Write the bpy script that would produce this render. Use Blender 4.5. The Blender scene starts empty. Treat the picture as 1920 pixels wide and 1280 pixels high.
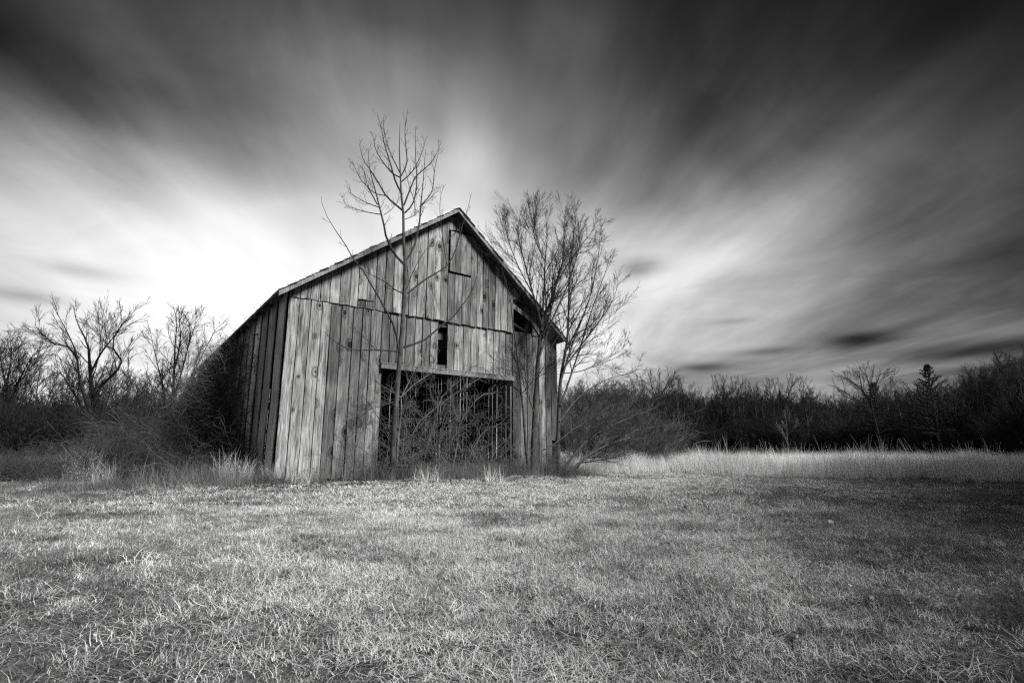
import bpy, math
import numpy as np
from mathutils import Vector, Matrix, Euler

R = math.radians
C = bpy.context.scene.collection
rng = np.random.default_rng(7)

# ------------------------------------------------------------------ camera
FOC, W0, H0, CAMZ = 1000.0, 960.0, 640.0, 0.8
PITCH = math.atan(0.21)
cd = bpy.data.cameras.new("camera")
cam = bpy.data.objects.new("camera", cd)
C.objects.link(cam)
cam.location = (0, 0, CAMZ)
cam.rotation_euler = (R(90) + PITCH, 0, 0)
cd.sensor_width = 36.0
cd.lens = 36.0 * FOC / 1920.0
cd.clip_start = 0.05
cd.clip_end = 3000
bpy.context.scene.camera = cam

# ------------------------------------------------------------------ node helpers
class N:
    """tiny expression builder for Math nodes"""
    def __init__(s, nt, sock): s.nt, s.s = nt, sock
    def _op(s, op, *o):
        n = s.nt.nodes.new("ShaderNodeMath"); n.operation = op
        for i, x in enumerate((s,) + o):
            if isinstance(x, N): s.nt.links.new(x.s, n.inputs[i])
            else: n.inputs[i].default_value = float(x)
        return N(s.nt, n.outputs[0])
    def __add__(s, o): return s._op("ADD", o)
    def __radd__(s, o): return s._op("ADD", o)
    def __sub__(s, o): return s._op("SUBTRACT", o)
    def __rsub__(s, o): return (s * -1.0) + o
    def __mul__(s, o): return s._op("MULTIPLY", o)
    def __rmul__(s, o): return s._op("MULTIPLY", o)
    def __truediv__(s, o): return s._op("DIVIDE", o)
    def pow(s, o): return s._op("POWER", o)
    def max(s, o): return s._op("MAXIMUM", o)
    def min(s, o): return s._op("MINIMUM", o)
    def atan2(s, o): return s._op("ARCTAN2", o)
    def sqrt(s): return s._op("SQRT")
    def asin(s): return s._op("ARCSINE")
    def exp(s): return s._op("EXPONENT")
    def smooth(s, a, b, lo=0.0, hi=1.0):
        n = s.nt.nodes.new("ShaderNodeMapRange"); n.interpolation_type = "SMOOTHSTEP"
        s.nt.links.new(s.s, n.inputs[0])
        n.inputs[1].default_value, n.inputs[2].default_value = a, b
        n.inputs[3].default_value, n.inputs[4].default_value = lo, hi
        return N(s.nt, n.outputs[0])
    def ramp(s, stops):
        n = s.nt.nodes.new("ShaderNodeValToRGB"); s.nt.links.new(s.s, n.inputs[0])
        e = n.color_ramp.elements
        while len(e) < len(stops): e.new(0.5)
        for k, (p, v) in enumerate(stops):
            e[k].position = p; e[k].color = (v, v, v, 1)
        b = s.nt.nodes.new("ShaderNodeRGBToBW"); s.nt.links.new(n.outputs[0], b.inputs[0])
        return N(s.nt, b.outputs[0])

def comb(nt, x, y, z):
    n = nt.nodes.new("ShaderNodeCombineXYZ")
    for i, v in enumerate((x, y, z)):
        if isinstance(v, N): nt.links.new(v.s, n.inputs[i])
        else: n.inputs[i].default_value = v
    return n.outputs[0]

def noise(nt, vec, scale, detail=3, rough=0.5, dist=0.0):
    n = nt.nodes.new("ShaderNodeTexNoise")
    nt.links.new(vec, n.inputs["Vector"])
    n.inputs["Scale"].default_value = scale
    n.inputs["Detail"].default_value = detail
    n.inputs["Roughness"].default_value = rough
    n.inputs["Distortion"].default_value = dist
    return N(nt, n.outputs["Fac"])

# ------------------------------------------------------------------ sky
SUN_EL, SUN_AZ = R(46), R(60)          # azimuth measured from -Y (behind the camera) towards +X
sun_dir = Vector((math.sin(SUN_AZ) * math.cos(SUN_EL), -math.cos(SUN_AZ) * math.cos(SUN_EL), math.sin(SUN_EL)))

world = bpy.data.worlds.new("World")
bpy.context.scene.world = world
world.use_nodes = True
nt = world.node_tree
nt.nodes.clear()
tc = nt.nodes.new("ShaderNodeTexCoord")
sep = nt.nodes.new("ShaderNodeSeparateXYZ")
nt.links.new(tc.outputs["Generated"], sep.inputs[0])
X, Y, Z = (N(nt, sep.outputs[i]) for i in range(3))
az = X.atan2(Y)
el = Z.max(-1).min(1).asin()
zz = Z.max(0.0) + 0.09
# cloud sheet: a plane overhead, streaks drawn out along the wind
wa = R(-7)
px = (X * math.cos(wa) - Y * math.sin(wa)) / zz
py = (X * math.sin(wa) + Y * math.cos(wa)) / zz
n1 = noise(nt, comb(nt, px * 0.80, py * 0.27, 3.1), 1.0, 5, 0.52, 0.55)
n2 = noise(nt, comb(nt, px * 2.6, py * 0.42, 7.7), 1.0, 4, 0.52, 0.4)
n3 = noise(nt, comb(nt, px * 0.55, py * 0.42, 1.3), 1.0, 3, 0.55, 0.5)
n4 = noise(nt, comb(nt, px * 1.5, py * 1.0, 5.9), 1.0, 6, 0.6, 0.8)
streak = (n4 - 0.5) * 0.34 + (n1 - 0.5) * 0.85 + (n2 - 0.5) * 0.29 + (n3 - 0.5) * 0.95
# light of the hidden sun spreading in the thin cloud low in the sky
da = az + 0.37
de = el - 0.28
dn = (de.max(0.0) * 2.35) + (de.min(0.0) * 0.75)
db = da.max(0.0) + da.min(0.0).max(-0.52) * 1.15 + (da + 2.0).min(0.0) * 2.6
q = (db * db + dn * dn - db.min(0.0) * dn.max(0.0) * 1.2).sqrt()
tone = (q / 3.2).ramp([(0.0, 1.0), (0.12, 0.93), (0.18, 0.74), (0.24, 0.57), (0.33, 0.35), (0.43, 0.155), (0.6, 0.085), (1.0, 0.085)])
low = ((el / 0.22).pow(2.0) * -1.0).exp()
tone = tone + low * 0.30 * (da.smooth(0.3, 1.1, 1.0, 0.75)) * (1.0 - tone)
right_band = ((((az - 0.38) / 0.36).pow(2.0) + ((el - 0.22) / 0.22).pow(2.0)) * -1.0).exp()
tone = tone + right_band * 0.25 * (1.0 - tone)
tongue = ((((az + 0.07) / 0.07).pow(2.0) + ((el - 0.55) / 0.10).pow(2.0)) * -1.0).exp()
tone = tone + tongue * 0.13
mid = (tone * (1.12 - tone)).max(0.0) * 2.8 + 0.06
tone = tone + streak * mid
# a few small separate dark clouds near the horizon
def puff(azc, elc, sa, se, amp):
    n = noise(nt, comb(nt, az * 9.0, el * 40.0, azc * 31), 1.0, 3, 0.6)
    g = ((((az - azc) / sa).pow(2.0) + ((el - elc) / se).pow(2.0)) * -1.0).exp()
    return g * (n * 1.2 + 0.4).min(1.0) * amp
for a in ((0.585, 0.176, 0.044, 0.013, 0.28), (0.345, 0.150, 0.045, 0.008, 0.26), (0.45, 0.170, 0.055, 0.007, 0.20),
          (0.245, 0.335, 0.042, 0.016, 0.30), (-0.70, 0.262, 0.05, 0.012, 0.16), (-0.76, 0.215, 0.05, 0.010, 0.18),
          (0.76, 0.142, 0.11, 0.013, 0.26), (0.40, 0.226, 0.04, 0.006, 0.10), (0.70, 0.116, 0.07, 0.006, 0.12)):
    tone = tone - puff(*a)
tone = tone - ((((az - 0.27) / 0.16).pow(2.0) + ((el - 0.30) / 0.13).pow(2.0)) * -1.0).exp() * 0.10
tone = tone.max(0.045).min(1.03)
cloud = tone.pow(2.2)
skyt = nt.nodes.new("ShaderNodeTexSky")
skyt.sky_type = "NISHITA"
skyt.sun_disc = False
skyt.sun_elevation = SUN_EL
skyt.sun_rotation = R(180) - SUN_AZ
bw = nt.nodes.new("ShaderNodeRGBToBW")
nt.links.new(skyt.outputs[0], bw.inputs[0])
clear = N(nt, bw.outputs[0])
EXPO = 2.35
SKYK = 0.198
# strength 0.1 on the background: the clear sky shows only faintly through the cloud sheet
lum = clear * 0.006 + cloud * (SKYK * 10.0)
bg = nt.nodes.new("ShaderNodeBackground")
nt.links.new(comb(nt, lum, lum, lum), bg.inputs[0])
bg.inputs[1].default_value = 0.1
out = nt.nodes.new("ShaderNodeOutputWorld")
nt.links.new(bg.outputs[0], out.inputs[0])

sl = bpy.data.lights.new("sun", "SUN")
sl.energy = 1.5
sl.angle = R(18)
sl.color = (1, 0.995, 0.985)
so = bpy.data.objects.new("sun", sl)
C.objects.link(so)
so.rotation_euler = sun_dir.to_track_quat("Z", "Y").to_euler()
so.location = (20, -20, 40)

bpy.context.scene.cycles.use_denoising = False
bpy.context.scene.cycles.filter_width = 1.3
bpy.context.scene.cycles.sample_clamp_indirect = 0.3
bpy.context.scene.cycles.sample_clamp_direct = 0.35
bpy.context.scene.cycles.diffuse_bounces = 3
bpy.context.scene.cycles.max_bounces = 5
bpy.context.scene.cycles.use_adaptive_sampling = False
vs = bpy.context.scene.view_settings
vs.view_transform = "Standard"
vs.look = "None"
vs.exposure = EXPO
vs.gamma = 1.0
vs.use_curve_mapping = False

# ------------------------------------------------------------------ materials
def new_mat(name, rough=0.9):
    m = bpy.data.materials.new(name); m.use_nodes = True
    t = m.node_tree
    b = t.nodes["Principled BSDF"]
    b.inputs["Roughness"].default_value = rough
    b.inputs["Specular IOR Level"].default_value = 0.2
    return m, t, b

def set_col(t, b, v):
    t.links.new(comb(t, v, v, v), b.inputs["Base Color"])

def bump(t, b, h, strength, dist):
    n = t.nodes.new("ShaderNodeBump")
    n.inputs["Strength"].default_value = strength
    n.inputs["Distance"].default_value = dist
    t.links.new(h.s, n.inputs["Height"])
    t.links.new(n.outputs[0], b.inputs["Normal"])

def obj_coords(t):
    tcn = t.nodes.new("ShaderNodeTexCoord")
    s = t.nodes.new("ShaderNodeSeparateXYZ")
    t.links.new(tcn.outputs["Object"], s.inputs[0])
    return [N(t, s.outputs[i]) for i in range(3)]

def world_coords(t):
    g = t.nodes.new("ShaderNodeNewGeometry")
    s = t.nodes.new("ShaderNodeSeparateXYZ")
    t.links.new(g.outputs["Position"], s.inputs[0])
    return [N(t, s.outputs[i]) for i in range(3)]

def obj_random(t):
    n = t.nodes.new("ShaderNodeObjectInfo")
    return N(t, n.outputs["Random"])

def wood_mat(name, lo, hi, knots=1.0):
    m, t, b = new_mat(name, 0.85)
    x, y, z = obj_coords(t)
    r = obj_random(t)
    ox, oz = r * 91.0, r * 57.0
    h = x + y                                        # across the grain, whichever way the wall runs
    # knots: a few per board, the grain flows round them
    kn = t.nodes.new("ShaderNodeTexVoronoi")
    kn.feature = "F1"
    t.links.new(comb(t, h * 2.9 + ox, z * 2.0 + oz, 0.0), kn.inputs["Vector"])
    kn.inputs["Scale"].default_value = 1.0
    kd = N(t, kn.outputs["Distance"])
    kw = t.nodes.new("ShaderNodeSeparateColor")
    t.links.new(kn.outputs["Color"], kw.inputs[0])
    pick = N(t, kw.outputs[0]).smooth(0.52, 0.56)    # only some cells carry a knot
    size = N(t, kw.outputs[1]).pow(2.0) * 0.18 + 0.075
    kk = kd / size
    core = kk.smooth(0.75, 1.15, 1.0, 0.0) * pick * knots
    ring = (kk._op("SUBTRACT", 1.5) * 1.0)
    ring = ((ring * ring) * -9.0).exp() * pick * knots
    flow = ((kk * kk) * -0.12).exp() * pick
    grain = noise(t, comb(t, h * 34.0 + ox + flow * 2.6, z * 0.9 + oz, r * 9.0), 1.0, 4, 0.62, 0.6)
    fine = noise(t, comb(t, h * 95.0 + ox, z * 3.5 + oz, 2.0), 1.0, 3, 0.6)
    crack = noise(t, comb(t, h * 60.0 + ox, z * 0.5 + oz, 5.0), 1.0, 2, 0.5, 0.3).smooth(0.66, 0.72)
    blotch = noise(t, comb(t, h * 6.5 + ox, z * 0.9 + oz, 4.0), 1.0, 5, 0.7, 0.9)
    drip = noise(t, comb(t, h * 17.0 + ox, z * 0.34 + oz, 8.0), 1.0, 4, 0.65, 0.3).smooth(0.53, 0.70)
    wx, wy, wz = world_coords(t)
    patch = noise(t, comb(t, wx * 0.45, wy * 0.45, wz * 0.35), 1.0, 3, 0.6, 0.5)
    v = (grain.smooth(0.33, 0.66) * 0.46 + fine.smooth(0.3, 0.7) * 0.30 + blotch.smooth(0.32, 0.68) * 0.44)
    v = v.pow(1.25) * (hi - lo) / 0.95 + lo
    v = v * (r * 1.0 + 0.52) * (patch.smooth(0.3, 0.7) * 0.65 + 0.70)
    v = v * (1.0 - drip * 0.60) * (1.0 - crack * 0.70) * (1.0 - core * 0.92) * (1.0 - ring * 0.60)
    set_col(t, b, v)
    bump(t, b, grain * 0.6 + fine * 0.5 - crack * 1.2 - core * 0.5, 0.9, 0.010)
    return m

def bark_mat(name, lo, hi, sc=14.0):
    m, t, b = new_mat(name, 0.95)
    x, y, z = world_coords(t)
    n = noise(t, comb(t, x * sc, y * sc, z * sc * 0.35), 1.0, 4, 0.65, 0.4)
    n2_ = noise(t, comb(t, x * 1.7, y * 1.7, z * 1.1), 1.0, 3, 0.6)
    v = (n.smooth(0.28, 0.74) * 0.7 + n2_.smooth(0.3, 0.7) * 0.3) * (hi - lo) + lo
    set_col(t, b, v * (obj_random(t) * 0.4 + 0.8))
    bump(t, b, n, 0.5, 0.01)
    return m

def blade_mat(name, k):
    m, t, b = new_mat(name, 0.7)
    a = t.nodes.new("ShaderNodeAttribute"); a.attribute_name = "tint"
    x, y, z = world_coords(t)
    p = noise(t, comb(t, x * 0.8, y * 0.8, 0.0), 1.0, 4, 0.65, 0.4)
    p2 = noise(t, comb(t, x * 0.16, y * 0.16, 3.0), 1.0, 2, 0.5)
    v = N(t, a.outputs["Fac"]) * (p.smooth(0.30, 0.66) * 0.85 + 0.45) * (p2.smooth(0.3, 0.7) * 0.3 + 0.85)
    v = (v * (obj_random(t) * 0.45 + 0.78) * k).min(0.85)
    set_col(t, b, v)
    tr = t.nodes.new("ShaderNodeBsdfTranslucent")
    t.links.new(comb(t, v, v, v), tr.inputs[0])
    mx = t.nodes.new("ShaderNodeMixShader"); mx.inputs[0].default_value = 0.25
    o = t.nodes["Material Output"]
    t.links.new(b.outputs[0], mx.inputs[1]); t.links.new(tr.outputs[0], mx.inputs[2])
    t.links.new(mx.outputs[0], o.inputs[0])
    return m

M_WOOD = wood_mat("weathered_board", 0.020, 0.315)
M_SIDE = wood_mat("weathered_side_board", 0.20, 0.62, 0.5)
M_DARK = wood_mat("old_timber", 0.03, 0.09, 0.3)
M_ROOF = wood_mat("roof_edge_board", 0.10, 0.30, 0.2)
M_BARK = bark_mat("grey_bark", 0.018, 0.125, 9.0)
M_TWIG = bark_mat("dark_twig_bark", 0.018, 0.048)
M_WOODS = bark_mat("far_bark", 0.011, 0.031, 5.0)
M_CANE = bark_mat("dry_cane", 0.035, 0.21, 4.0)
M_VINE = bark_mat("vine_stem", 0.03, 0.19, 3.0)
M_CLUMP = bark_mat("mottled_dark_bark", 0.025, 0.11)
M_BRIAR = bark_mat("briar_cane", 0.02, 0.14, 2.0)
M_FTRUNK = bark_mat("far_trunk_bark", 0.05, 0.15, 3.0)
M_TANGLE = bark_mat("tangled_stem", 0.015, 0.085, 3.0)
M_VLEAF = bark_mat("vine_leaf", 0.03, 0.26, 5.0)
M_PALE = bark_mat("pale_bark", 0.10, 0.22)
M_GRASS = blade_mat("dry_grass_blade", 1.42)
M_TALL = blade_mat("tall_dry_grass_blade", 1.75)
M_LEAF = blade_mat("dead_leaf", 1.0)
M_NEEDLE = bark_mat("conifer_needles", 0.01, 0.028, 8.0)

def ground_mat():
    m, t, b = new_mat("field_soil", 1.0)
    x, y, z = world_coords(t)
    a = noise(t, comb(t, x * 22.0, y * 22.0, 0.0), 1.0, 6, 0.75)
    c = noise(t, comb(t, x * 0.7, y * 0.7, 2.0), 1.0, 4, 0.6)
    v = a.smooth(0.32, 0.72) * 0.13 + 0.03
    set_col(t, b, v * (c.smooth(0.3, 0.7) * 0.6 + 0.7))
    bump(t, b, a, 0.8, 0.03)
    return m
M_SOIL = ground_mat()

# ------------------------------------------------------------------ mesh helpers
def link(name, me, mat, parent=None):
    if mat is not None: me.materials.append(mat)
    o = bpy.data.objects.new(name, me)
    C.objects.link(o)
    if parent is not None: o.parent = parent
    return o

def mesh_np(name, verts, faces, smooth=True, tint=None):
    """faces: int array [F,k] (one k) or list of such arrays"""
    if not isinstance(faces, (list, tuple)): faces = [faces]
    faces = [np.asarray(f, dtype=np.int32) for f in faces if len(f)]
    me = bpy.data.meshes.new(name)
    v = np.asarray(verts, dtype=np.float32)
    me.vertices.add(len(v)); me.vertices.foreach_set("co", v.ravel())
    idx = np.concatenate([f.ravel() for f in faces])
    tot = np.concatenate([np.full(len(f), f.shape[1], np.int32) for f in faces])
    st = np.concatenate([[0], np.cumsum(tot)[:-1]]).astype(np.int32)
    me.loops.add(len(idx)); me.loops.foreach_set("vertex_index", idx)
    me.polygons.add(len(tot))
    me.polygons.foreach_set("loop_start", st)
    me.polygons.foreach_set("loop_total", tot)
    me.polygons.foreach_set("use_smooth", np.full(len(tot), smooth, dtype=bool))
    if tint is not None:
        a = me.attributes.new("tint", "FLOAT", "POINT")
        a.data.foreach_set("value", np.asarray(tint, np.float32))
    me.update(calc_edges=True)
    return me

def unit(a):
    return a / np.maximum(np.linalg.norm(a, axis=-1, keepdims=True), 1e-9)

def tubes(sets):
    """sets: list of (pts[N,n,3], rad[N,n], sides) -> verts, quads"""
    V, F, off = [], [], 0
    for pts, rad, k in sets:
        if len(pts) == 0: continue
        Nn, n, _ = pts.shape
        T = unit(np.gradient(pts, axis=1))
        m = unit(T.mean(axis=1))
        ref = np.where(np.abs(m[:, 2:3]) > 0.8, np.array([[1.0, 0.13, 0]]), np.array([[0.11, 0.0, 1.0]]))
        u = unit(np.cross(T, ref[:, None, :]))
        w = np.cross(T, u)
        a = np.arange(k) * 2 * np.pi / k
        ring = pts[:, :, None, :] + rad[:, :, None, None] * (np.cos(a)[None, None, :, None] * u[:, :, None, :] + np.sin(a)[None, None, :, None] * w[:, :, None, :])
        V.append(ring.reshape(-1, 3))
        base = (np.arange(Nn) * n * k)[:, None, None] + (np.arange(n - 1) * k)[None, :, None] + np.arange(k)[None, None, :]
        nxt = (np.arange(Nn) * n * k)[:, None, None] + (np.arange(n - 1) * k)[None, :, None] + ((np.arange(k) + 1) % k)[None, None, :]
        q = np.stack([base, nxt, nxt + k, base + k], -1).reshape(-1, 4) + off
        F.append(q); off += Nn * n * k
    return np.concatenate(V), np.concatenate(F)

def grow(g, start, d, length, r0, n=5, wig=0.15, up=0.05, rmin=0.003, taper=0.85):
    start = np.atleast_2d(np.asarray(start, float)); d = unit(np.atleast_2d(np.asarray(d, float)).copy())
    length = np.broadcast_to(np.asarray(length, float), (len(start),)); r0 = np.broadcast_to(np.asarray(r0, float), (len(start),))
    pts = np.zeros((len(start), n, 3)); p = start.copy()
    for i in range(n):
        pts[:, i] = p
        p = p + d * (length / (n - 1))[:, None]
        dd = d + g.normal(0, wig, d.shape)
        dd[:, 2] += up
        d = unit(dd)
    t = np.linspace(0, 1, n)
    rad = np.maximum(r0[:, None] * (1 - taper * t[None, :]), rmin)
    return pts, rad

def spawn(g, pts, rad, k, t0=0.2, t1=1.0, ang=(0.5, 0.9), lf=0.5, dec=0.5, rf=0.65, lmin=0.05, n=5, wig=0.15, up=0.05, rmin=0.003, lconst=None, flat=None):
    Nn, n0, _ = pts.shape
    if Nn == 0: return np.zeros((0, n, 3)), np.zeros((0, n))
    t = t0 + (t1 - t0) * (np.arange(k)[None, :] + g.random((Nn, k))) / k
    f = np.clip(t * (n0 - 1), 0, n0 - 1.001); i = f.astype(int); fr = (f - i)[..., None]
    ar = np.arange(Nn)[:, None]
    A, B = pts[ar, i], pts[ar, i + 1]
    pos = A * (1 - fr) + B * fr
    T = unit(B - A)
    ra = rad[ar, i] * (1 - fr[..., 0]) + rad[ar, i + 1] * fr[..., 0]
    rv = g.normal(0, 1, T.shape)
    if flat is not None: rv = rv * np.asarray(flat)
    perp = unit(rv - (rv * T).sum(-1, keepdims=True) * T)
    a = g.uniform(ang[0], ang[1], (Nn, k))[..., None]
    d = np.cos(a) * T + np.sin(a) * perp
    L = np.linalg.norm(np.diff(pts, axis=1), axis=-1).sum(1)[:, None]
    ln = (L * lf * (1 - dec * t) if lconst is None else lconst * (1 - dec * t)) * g.uniform(0.6, 1.3, (Nn, k))
    r = np.maximum(np.minimum(ra * rf, ln * 0.035), rmin)
    kp = ln.ravel() >= lmin                     # shoots too short to matter are left off
    return grow(g, pos.reshape(-1, 3)[kp], d.reshape(-1, 3)[kp], ln.ravel()[kp], r.ravel()[kp], n, wig, up, rmin)

def smoothline(P, n):
    """Catmull-Rom through P resampled to n points"""
    P = np.asarray(P, float)
    Q = np.vstack([2 * P[0] - P[1], P, 2 * P[-1] - P[-2]])
    seg = np.linalg.norm(np.diff(P, axis=0), axis=1); cum = np.concatenate([[0], np.cumsum(seg)])
    s = np.linspace(0, cum[-1], n); outp = []
    for v in s:
        i = min(max(np.searchsorted(cum, v, side="right") - 1, 0), len(P) - 2)
        t = (v - cum[i]) / max(seg[i], 1e-9)
        p0, p1, p2, p3 = Q[i], Q[i + 1], Q[i + 2], Q[i + 3]
        outp.append(0.5 * (2 * p1 + (p2 - p0) * t + (2 * p0 - 5 * p1 + 4 * p2 - p3) * t * t + (3 * p1 - p0 - 3 * p2 + p3) * t ** 3))
    return np.array(outp)

def boxes_np(bx):
    """list of 8-corner arrays -> verts, quads"""
    V = np.concatenate([np.asarray(b, float) for b in bx])
    q = np.array([[0, 3, 2, 1], [4, 5, 6, 7], [0, 1, 5, 4], [1, 2, 6, 5], [2, 3, 7, 6], [3, 0, 4, 7]])
    F = np.concatenate([q + 8 * i for i in range(len(bx))])
    return V, F

def box8(x0, x1, y0, y1, z0, z1):
    return [(x0, y0, z0), (x1, y0, z0), (x1, y1, z0), (x0, y1, z0), (x0, y0, z1), (x1, y0, z1), (x1, y1, z1), (x0, y1, z1)]

def beam8(a, b, w, h, side=(0, 1, 0)):
    """squared timber from a to b: w along side, h across"""
    a, b, s = np.array(a, float), np.array(b, float), np.array(side, float)
    t = unit(b - a); s = unit(s - (s @ t) * t); u = np.cross(s, t)
    c = []
    for p in (a, b):
        for i, j in ((-1, -1), (1, -1), (1, 1), (-1, 1)):
            c.append(p + s * i * w / 2 + u * j * h / 2)
    return c

def empty(name, loc, label, cat, group=None, rz=0.0):
    o = bpy.data.objects.new(name, None)
    C.objects.link(o); o.location = loc; o.rotation_euler = (0, 0, rz)
    o.empty_display_size = 0.3
    tag(o, label, cat, group)
    return o

def tag(o, label=None, cat=None, group=None, kind=None):
    if label: o["label"] = label
    if cat: o["category"] = cat
    if group: o["group"] = group
    if kind: o["kind"] = kind
    return o

def copy_thing(root, loc, rz, s, label, group=None):
    r = root.copy(); C.objects.link(r)
    r.location = loc; r.rotation_euler = (0, 0, rz); r.scale = (s, s, s)
    r["label"] = label
    if group: r["group"] = group
    for ch in list(root.children):
        c = ch.copy(); C.objects.link(c); c.parent = r
    return r

# lattice noise for layout
def vnoise(x, y, seed=0):
    x, y = np.asarray(x, float), np.asarray(y, float)
    xi, yi = np.floor(x).astype(np.int64), np.floor(y).astype(np.int64)
    fx, fy = x - xi, y - yi
    fx, fy = fx * fx * (3 - 2 * fx), fy * fy * (3 - 2 * fy)
    def h(a, b):
        n = (a * 374761393 + b * 668265263 + seed * 974634777) & 0xFFFFFFFF
        n = ((n ^ (n >> 13)) * 1274126177) & 0xFFFFFFFF
        return ((n ^ (n >> 16)) & 0xFFFF) / 65535.0
    return (h(xi, yi) * (1 - fx) + h(xi + 1, yi) * fx) * (1 - fy) + (h(xi, yi + 1) * (1 - fx) + h(xi + 1, yi + 1) * fx) * fy

def gh(x, y):
    """height of the field"""
    return 0.10 * (vnoise(np.asarray(x) * 0.35, np.asarray(y) * 0.35, 1) - 0.5) + 0.05 * (vnoise(np.asarray(x) * 1.6, np.asarray(y) * 1.6, 2) - 0.5)

# ------------------------------------------------------------------ camera rays used to lay things out in metres
cP, sP = math.cos(PITCH), math.sin(PITCH)
def ray(x, y):
    u, v = (x - W0) / FOC, (H0 - y) / FOC
    return np.array([u, cP - v * sP, sP + v * cP])
def at_depth(x, y, Yd):
    d = ray(x, y); return np.array([0, 0, CAMZ]) + d * (Yd / d[1])
BA = R(36.5)
E1 = np.array([math.cos(BA), math.sin(BA)]); E2 = np.array([-math.sin(BA), math.cos(BA)])
P0 = np.array([-6.35, 14.35]) + 0.1 * E1
def barn_local(x, y, yl=None, xl=None):
    d = ray(x, y); n, o = (E2, yl) if yl is not None else (E1, xl)
    t = (P0 @ n + o) / (d[:2] @ n)
    qv = d[:2] * t - P0
    return np.array([qv @ E1, qv @ E2, CAMZ + d[2] * t])
def to_world(p):
    p = np.asarray(p, float)
    xy = P0 + p[..., 0:1] * E1 + p[..., 1:2] * E2
    return np.concatenate([xy, p[..., 2:3]], -1)

# ------------------------------------------------------------------ ground
rad_ = np.concatenate([[0.02], np.geomspace(0.4, 60, 150), np.geomspace(66, 1500, 24)])
sec = np.linspace(0, 2 * np.pi, 221)[:-1]
gx = rad_[:, None] * np.cos(sec)[None]; gy = rad_[:, None] * np.sin(sec)[None]
gz = gh(gx, gy) * np.clip(1 - (rad_[:, None] - 60) / 100, 0, 1)
nr, ns = gx.shape
gi = np.arange(nr - 1)[:, None] * ns; gj = np.arange(ns)[None, :]; gk = (gj + 1) % ns
GF = np.stack([gi + gj, gi + ns + gj, gi + ns + gk, gi + gk], -1).reshape(-1, 4)
ground = link("field_ground", mesh_np("field_ground", np.stack([gx, gy, gz], -1).reshape(-1, 3), GF), M_SOIL)
tag(ground, kind="structure")

# ------------------------------------------------------------------ barn
BW, BD, ZE = 9.95, 19.0, 5.12                 # width, depth, drip line height
barn = empty("barn", (P0[0], P0[1], 0), "tall weathered timber barn with open doorway and steep gable standing in the field", "barn", rz=BA)
OV = -0.35
tipL = barn_local(523, 543, yl=OV); apex = barn_local(860, 389, yl=OV); tipR = barn_local(1062, 637, yl=OV)
AX, AZ = apex[0], apex[2]
LX, LZ = tipL[0], tipL[2]
RX, RZ = tipR[0], tipR[2]
def roof_z(x):
    x = np.asarray(x, float)
    return np.where(x < AX, LZ + (AZ - LZ) * (x - LX) / (AX - LX), RZ + (AZ - RZ) * (RX - x) / (RX - AX))

def plank_mesh(g, a0, a1, zb, zt, o0, o1, axis, warp=0.006, ragged=0.03):
    """one board: a0..a1 along the wall, zb (2) bottom corners, zt (2) top corners, o0..o1 outwards"""
    n = 6
    t = np.linspace(0, 1, n)
    zl = zb[0] + (zt[0] - zb[0]) * t; zr = zb[1] + (zt[1] - zb[1]) * t
    rb = g.uniform(0, ragged, 2); zl[0] += rb[0]; zr[0] += rb[1]
    wl = a0 + np.abs(g.normal(0, warp, n)); wr = a1 - np.abs(g.normal(0, warp, n))
    cup = g.normal(0, 0.006, n) + g.uniform(-0.004, 0.004) + np.linspace(0, 1, n) * g.normal(0, 0.006)
    V = []
    for i in range(n):
        for (a, o, z) in ((wl[i], o0, zl[i]), (wr[i], o0, zr[i]), (wr[i], o1, zr[i]), (wl[i], o1, zl[i])):
            oo = o + cup[i]
            V.append((a, oo, z) if axis == 0 else (oo, a, z))
    F = []
    for i in range(n - 1):
        for k in range(4):
            F.append((4 * i + k, 4 * i + (k + 1) % 4, 4 * i + 4 + (k + 1) % 4, 4 * i + 4 + k))
    F.append((3, 2, 1, 0)); e = 4 * (n - 1); F.append((e, e + 1, e + 2, e + 3))
    me = mesh_np("plank", V, np.array(F), smooth=False)
    return me

def edges(g, brk, w=0.29, jit=0.05):
    out = [brk[0]]
    for a, b in zip(brk[:-1], brk[1:]):
        k = max(1, int(round((b - a) / w)))
        ws = 1 + g.uniform(-jit, jit, k) / w; ws = ws / ws.sum() * (b - a)
        for v in np.cumsum(ws)[:-1]: out.append(a + v)
        out.append(b)
    return np.array(out)

g = np.random.default_rng(21)
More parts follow.
